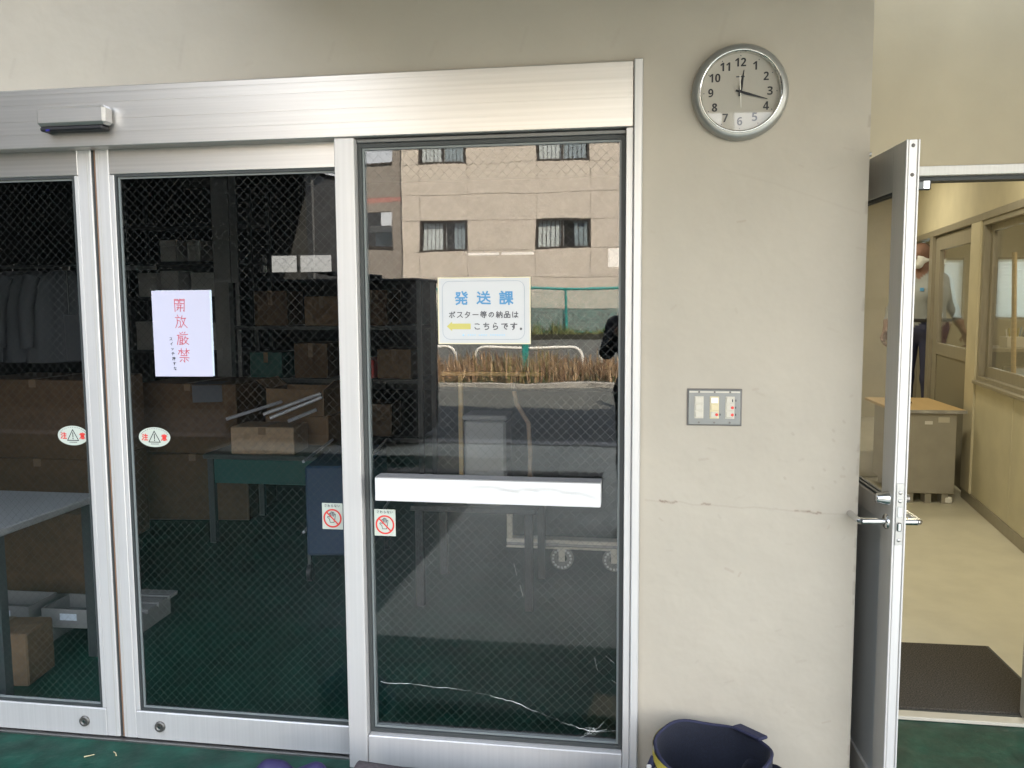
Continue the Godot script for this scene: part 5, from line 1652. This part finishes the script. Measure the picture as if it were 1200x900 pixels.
func person(called: String, label: String, at: Vector3, turn: float, size: float, shirt: Color, trousers: Color, shoes: Color, skin: Color, arms: Array, bald: bool) -> Node3D:
	# arms: [elbow, wrist, hand direction, palm direction] for the right and the left arm, standing upright, facing +z, at 1.72 m
	var t := thing(called, label, "person", at, turn)
	var b := []
	var s1 := Vector3(0.185, 1.385, -0.01)
	b.append([Vector3(-0.07, 0.96, 0), Vector3(0.07, 0.96, 0), 0.118, 0.118, trousers])
	b.append([Vector3(0, 1.02, 0.005), Vector3(0, 1.22, 0.005), 0.125, 0.13, shirt])
	b.append([Vector3(-0.07, 1.27, 0), Vector3(0.07, 1.27, 0), 0.115, 0.115, shirt])
	b.append([Vector3(-0.16, 1.395, -0.015), Vector3(0.16, 1.395, -0.015), 0.062, 0.062, shirt])
	b.append([Vector3(0, 1.40, -0.01), Vector3(0, 1.51, 0.005), 0.058, 0.054, skin])
	for sd in [-1.0, 1.0]:
		b.append([Vector3(0.088 * sd, 0.93, 0), Vector3(0.1 * sd, 0.5, 0.012), 0.09, 0.062, trousers])
		b.append([Vector3(0.1 * sd, 0.5, 0.012), Vector3(0.105 * sd, 0.1, -0.02), 0.062, 0.05, trousers])
		b.append([Vector3(0.105 * sd, 0.045, -0.04), Vector3(0.125 * sd, 0.035, 0.15), 0.042, 0.034, shoes])
		var arm: Array = arms[0 if sd < 0 else 1]
		var sh := Vector3(s1.x * sd, s1.y, s1.z)
		b.append([sh, arm[0], 0.056, 0.043, shirt])
		b.append([arm[0], arm[0].lerp(arm[1], 0.5), 0.044, 0.036, shirt])
		b.append([arm[0].lerp(arm[1], 0.5), arm[1], 0.036, 0.028, skin if arm.size() > 4 else shirt])
	var o := put("body", body(b, 0.016, 0.035), M.skin, t)
	for sd in [0, 1]:
		var arm: Array = arms[sd]
		put("hand", body(hand_bones(arm[1], arm[2], arm[3], -1.0 if sd == 0 else 1.0, 0.55, skin), 0.0042, 0.008), M.skin, o)
	var h := []
	var c := Vector3(0, 1.615, 0.012)
	h.append([c + Vector3(0, 0.02, -0.012), c + Vector3(0, 0.03, 0.018), 0.083, 0.078, skin])
	h.append([c + Vector3(0, -0.03, 0.03), c + Vector3(0, -0.072, 0.055), 0.06, 0.042, skin])
	h.append([c + Vector3(0, -0.07, -0.02), c + Vector3(0, -0.13, -0.02), 0.054, 0.054, skin])
	h.append([c + Vector3(0, 0.01, 0.088), c + Vector3(0, -0.026, 0.112), 0.011, 0.015, skin])
	h.append([c + Vector3(-0.03, 0.022, 0.083), c + Vector3(0.03, 0.022, 0.083), 0.014, 0.014, skin])
	h.append([c + Vector3(-0.018, -0.052, 0.092), c + Vector3(0.018, -0.052, 0.092), 0.009, 0.009, skin * Color(0.85, 0.6, 0.6)])
	for sd in [-1.0, 1.0]:
		h.append([c + Vector3(0.08 * sd, 0.015, -0.005), c + Vector3(0.083 * sd, -0.03, 0.0), 0.014, 0.011, skin])
		h.append([c + Vector3(0.03 * sd, 0.003, 0.079), c + Vector3(0.034 * sd, 0.003, 0.078), 0.0125, 0.0125, skin])
	var hd := put("head", body(h, 0.005, 0.018), M.skin, t)
	var eye := SphereMesh.new()
	eye.radius = 0.0085
	eye.height = 0.017
	eye.radial_segments = 12
	eye.rings = 8
	for sd in [-1.0, 1.0]:
		var e := put("eye", eye, M.ink, hd)
		e.position = c + Vector3(0.032 * sd, 0.003, 0.0865)
	if bald:
		# cropped hair round the back and sides
		put("cropped_hair", body([[c + Vector3(0, 0.0, -0.028), c + Vector3(0, 0.032, -0.022), 0.079, 0.08, Color(0.12, 0.085, 0.06)]], 0.006, 0.01), M.skin, hd)
		put("face_mask", body([[c + Vector3(0, -0.04, 0.052), c + Vector3(0, -0.078, 0.06), 0.057, 0.046, Color(0.7, 0.7, 0.69)], [c + Vector3(-0.075, -0.045, 0.01), c + Vector3(-0.03, -0.055, 0.06), 0.012, 0.03, Color(0.7, 0.7, 0.69)], [c + Vector3(0.075, -0.045, 0.01), c + Vector3(0.03, -0.055, 0.06), 0.012, 0.03, Color(0.7, 0.7, 0.69)]], 0.005, 0.02), M.skin, hd)
	else:
		put("hair", body([[c + Vector3(0, 0.03, -0.03), c + Vector3(0, 0.052, 0.005), 0.084, 0.074, Color(0.012, 0.01, 0.008)], [c + Vector3(0, -0.03, -0.045), c + Vector3(0, 0.02, -0.04), 0.06, 0.07, Color(0.012, 0.01, 0.008)]], 0.006, 0.02), M.skin, hd)
	t.scale = Vector3.ONE * size
	return t

func people() -> void:
	var tan := Color(0.19, 0.105, 0.075)
	var t := person("person", "person in grey work shirt and white mask in the inner office doorway", Vector3(2.635, 0.2405, -6.3), -0.75, 1.07, Color(0.25, 0.265, 0.265), Color(0.03, 0.034, 0.075), Color(0.02, 0.02, 0.02), tan,
		[[Vector3(-0.26, 1.12, 0.02), Vector3(-0.24, 0.92, 0.16), Vector3(0.1, -0.75, 0.6).normalized(), Vector3(0.9, 0.1, 0.0).normalized(), 1], [Vector3(0.25, 1.12, -0.02), Vector3(0.25, 0.88, 0.06), Vector3(0, -0.97, 0.2).normalized(), Vector3(-1, 0, 0), 1]], true)
	obj("belt", B(Vector3(-0.13, 1.015, 0.118), Vector3(0.13, 1.045, 0.134), 0.004), M.black, t)
	obj("chest_badge", B(Vector3(0.05, 1.29, 0.112), Vector3(0.085, 1.32, 0.122), 0.002), M.ink_blue, t)
	t = person("person", "dark clothed person holding a phone, mirrored at the fixed pane edge", Vector3(-0.025, -0.002, 2.98), PI, 1.0, Color(0.015, 0.016, 0.024), Color(0.02, 0.021, 0.028), Color(0.015, 0.012, 0.01), Color(0.4, 0.24, 0.17),
		[[Vector3(-0.25, 1.22, 0.12), Vector3(-0.06, 1.45, 0.27), Vector3(0.55, 0.3, 0.4).normalized(), Vector3(0.5, -0.2, -0.8).normalized(), 1], [Vector3(0.22, 1.22, 0.14), Vector3(0.07, 1.45, 0.27), Vector3(-0.55, 0.3, 0.4).normalized(), Vector3(-0.5, -0.2, -0.8).normalized(), 1]], false)
	t = thing("phone", "black phone held up by the person in dark clothes", "phone", Vector3(0.03, 1.54, 2.665))
	obj("case", B(Vector3(-0.075, -0.036, -0.004), Vector3(0.075, 0.036, 0.004), 0.003), M.black, t)
	obj("screen", B(Vector3(-0.07, -0.032, 0.0041), Vector3(0.07, 0.032, 0.0049)), M.ink_grey, t)

func bags() -> void:
	# open navy tool bag by the wall
	var t := thing("tool_bag", "open round navy tool bag with a yellow front band by the wall", "bag", Vector3(0.198, 0.0, 0.195))
	var wall := func(r0: float, r1: float, y0: float, y1: float, in_out: float) -> SurfaceTool:
		var s := sf()
		s.set_smooth_group(0)
		var seg := 56
		var nj := 9
		for j in nj:
			for k in seg:
				var P := []
				for c in [[j, k], [j, k + 1], [j + 1, k + 1], [j + 1, k]]:
					var a: float = TAU * c[1] / seg
					var f: float = float(c[0]) / nj
					var r: float = lerpf(r0, r1, f) * (1.0 + 0.012 * sin(a * 3 + 1.0) + 0.008 * sin(a * 7 + f * 3.0))
					var top := 0.007 * sin(a * 2.0 + 0.4) + 0.004 * sin(a * 5.0)
					P.append(Vector3(cos(a) * r, lerpf(y0, y1 + top, f), sin(a) * r * 0.98))
				if in_out > 0: quad(s, P[3], P[2], P[1], P[0])
				else: quad(s, P[0], P[1], P[2], P[3])
		return s
	obj("outer_wall", wall.call(0.15, 0.168, 0.0, 0.262, 1.0), M.navy, t)
	obj("lining", wall.call(0.142, 0.1595, 0.012, 0.2615, -1.0), M.navy, t)
	var s := sf()
	lathe(s, [Vector2(0.0, 0.011), Vector2(0.14, 0.012), Vector2(0.15, 0.0), Vector2(0.0, 0.0)], 40, Transform3D())
	obj("base", s, M.navy, t)
	var rimp := []
	for k in 57:
		var a := TAU * k / 56
		var r := 0.164 * (1.0 + 0.012 * sin(a * 3 + 1.0) + 0.008 * sin(a * 7 + 3.0))
		rimp.append(Vector3(cos(a) * r, 0.2615 + 0.007 * sin(a * 2.0 + 0.4) + 0.004 * sin(a * 5.0), sin(a) * r * 0.98))
	obj("rim_piping", T(rimp, 0.0052, 0.0052, 8), M.navy_light, t)
	# yellow band over the outside, front left
	s = sf()
	s.set_smooth_group(0)
	for k in 30:
		var P := []
		for c in [[0, k], [0, k + 1], [1, k + 1], [1, k]]:
			var a: float = TAU * (0.24 + 0.36 * c[1] / 30.0)
			var r: float = 0.1715 * (1.0 + 0.012 * sin(a * 3 + 1.0))
			var w: float = 0.03 * sin(PI * clampf(c[1] / 30.0 * 0.86 + 0.1, 0, 1))
			P.append(Vector3(cos(a) * r, 0.262 + 0.006 * sin(a * 2.0 + 0.4) - (0.0 if c[0] else w), sin(a) * r * 0.98))
		quad(s, P[0], P[1], P[2], P[3])
	obj("yellow_band", s, M.yellow, t)
	var flap := sf()
	box(flap, Vector3(-0.05, -0.004, -0.02), Vector3(0.05, 0.006, 0.022), 0.003, Transform3D(Basis(Vector3.UP, -0.75) * Basis(Vector3.RIGHT, -0.15), Vector3(0.118, 0.264, -0.108)))
	obj("flap", flap, M.navy_light, t)
	obj("side_pocket", wall.call(0.06, 0.066, 0.04, 0.235, 1.0), M.navy, t).position = Vector3(0.142, 0, 0.06)
	obj("carry_strap", T([Vector3(-0.163, 0.235, 0.02), Vector3(-0.186, 0.19, 0.045), Vector3(-0.19, 0.12, 0.06), Vector3(-0.17, 0.05, 0.05)], 0.012, 0.012, 8), M.navy_light, t)
	obj("web_tag", B(Vector3(-0.187, 0.16, 0.06), Vector3(-0.173, 0.235, 0.085), 0.003), M.webbing, t)
	# low soft bundles on the floor before the doors
	t = thing("taupe_roll", "long taupe rolled mat lying on the green floor under the fixed pane", "rolled mat", Vector3(-0.5, 0, 0.2))
	var pts := []
	for i in 13:
		var f := i / 12.0
		pts.append(Vector3(-0.38 + 0.72 * f, 0.063 - 0.018 * f, -0.02 + 0.02 * f))
	s = sf()
	tube(s, pts, 0.061, 0.043, 28)
	obj("roll", s, M.taupe, t)
	obj("tie", T([Vector3(-0.17, 0.058, -0.014), Vector3(-0.155, 0.0577, -0.0138)], 0.0575, 0.057, 28), M.purple, t)
	t = thing("navy_bundle", "small navy purple cloth bundle on the floor before the sliding leaf", "bundle", Vector3(-1.06, 0.0, 0.25))
	var lump := [[Vector3(-0.09, 0.06, 0), Vector3(0.08, 0.06, 0.02), 0.06, 0.06, Color(0.02, 0.016, 0.07)], [Vector3(-0.05, 0.11, 0), Vector3(-0.07, 0.122, 0.01), 0.04, 0.035, Color(0.02, 0.016, 0.07)], [Vector3(0.06, 0.11, 0.01), Vector3(0.075, 0.12, 0.0), 0.04, 0.035, Color(0.02, 0.016, 0.07)], [Vector3(-0.14, 0.05, 0.04), Vector3(0.0, 0.05, 0.08), 0.05, 0.05, Color(0.02, 0.016, 0.07)]]
	put("cloth", body(lump, 0.008, 0.04), M.skin, t)
	obj("cord", T([Vector3(-0.1, 0.1, 0.06), Vector3(0, 0.1, 0.085), Vector3(0.1, 0.1, 0.07)], 0.005, 0.005, 6), M.navy_light, t)
	t = thing("yellow_carton", "tan carton with a yellow lid low beside the jamb", "carton", Vector3(-0.11, 0.0, 0.21), 0.1)
	obj("carton", B(Vector3(-0.07, 0, -0.08), Vector3(0.07, 0.095, 0.08), 0.004), M.card_pale, t)
	obj("lid", B(Vector3(-0.074, 0.0955, -0.084), Vector3(0.074, 0.125, 0.084), 0.004), M.yellow_paint, t)
	# straws of packing on the painted floor
	for q in [[-1.88, 0.06, 0.6], [-1.80, 0.035, 2.4]]:
		t = thing("straw", ["pale straw scrap lying on the green floor, farther from the doors", "pale straw scrap on the green floor close to the bolt"][0 if q[1] > 0.05 else 1], "straw", Vector3(q[0], 0.003, q[1]), q[2], "straw scraps")
		obj("stalk", T([Vector3(-0.016, 0, 0), Vector3(0, 0.001, 0.002), Vector3(0.016, 0, 0)], 0.0022, 0.0014, 6), M.straw, t)
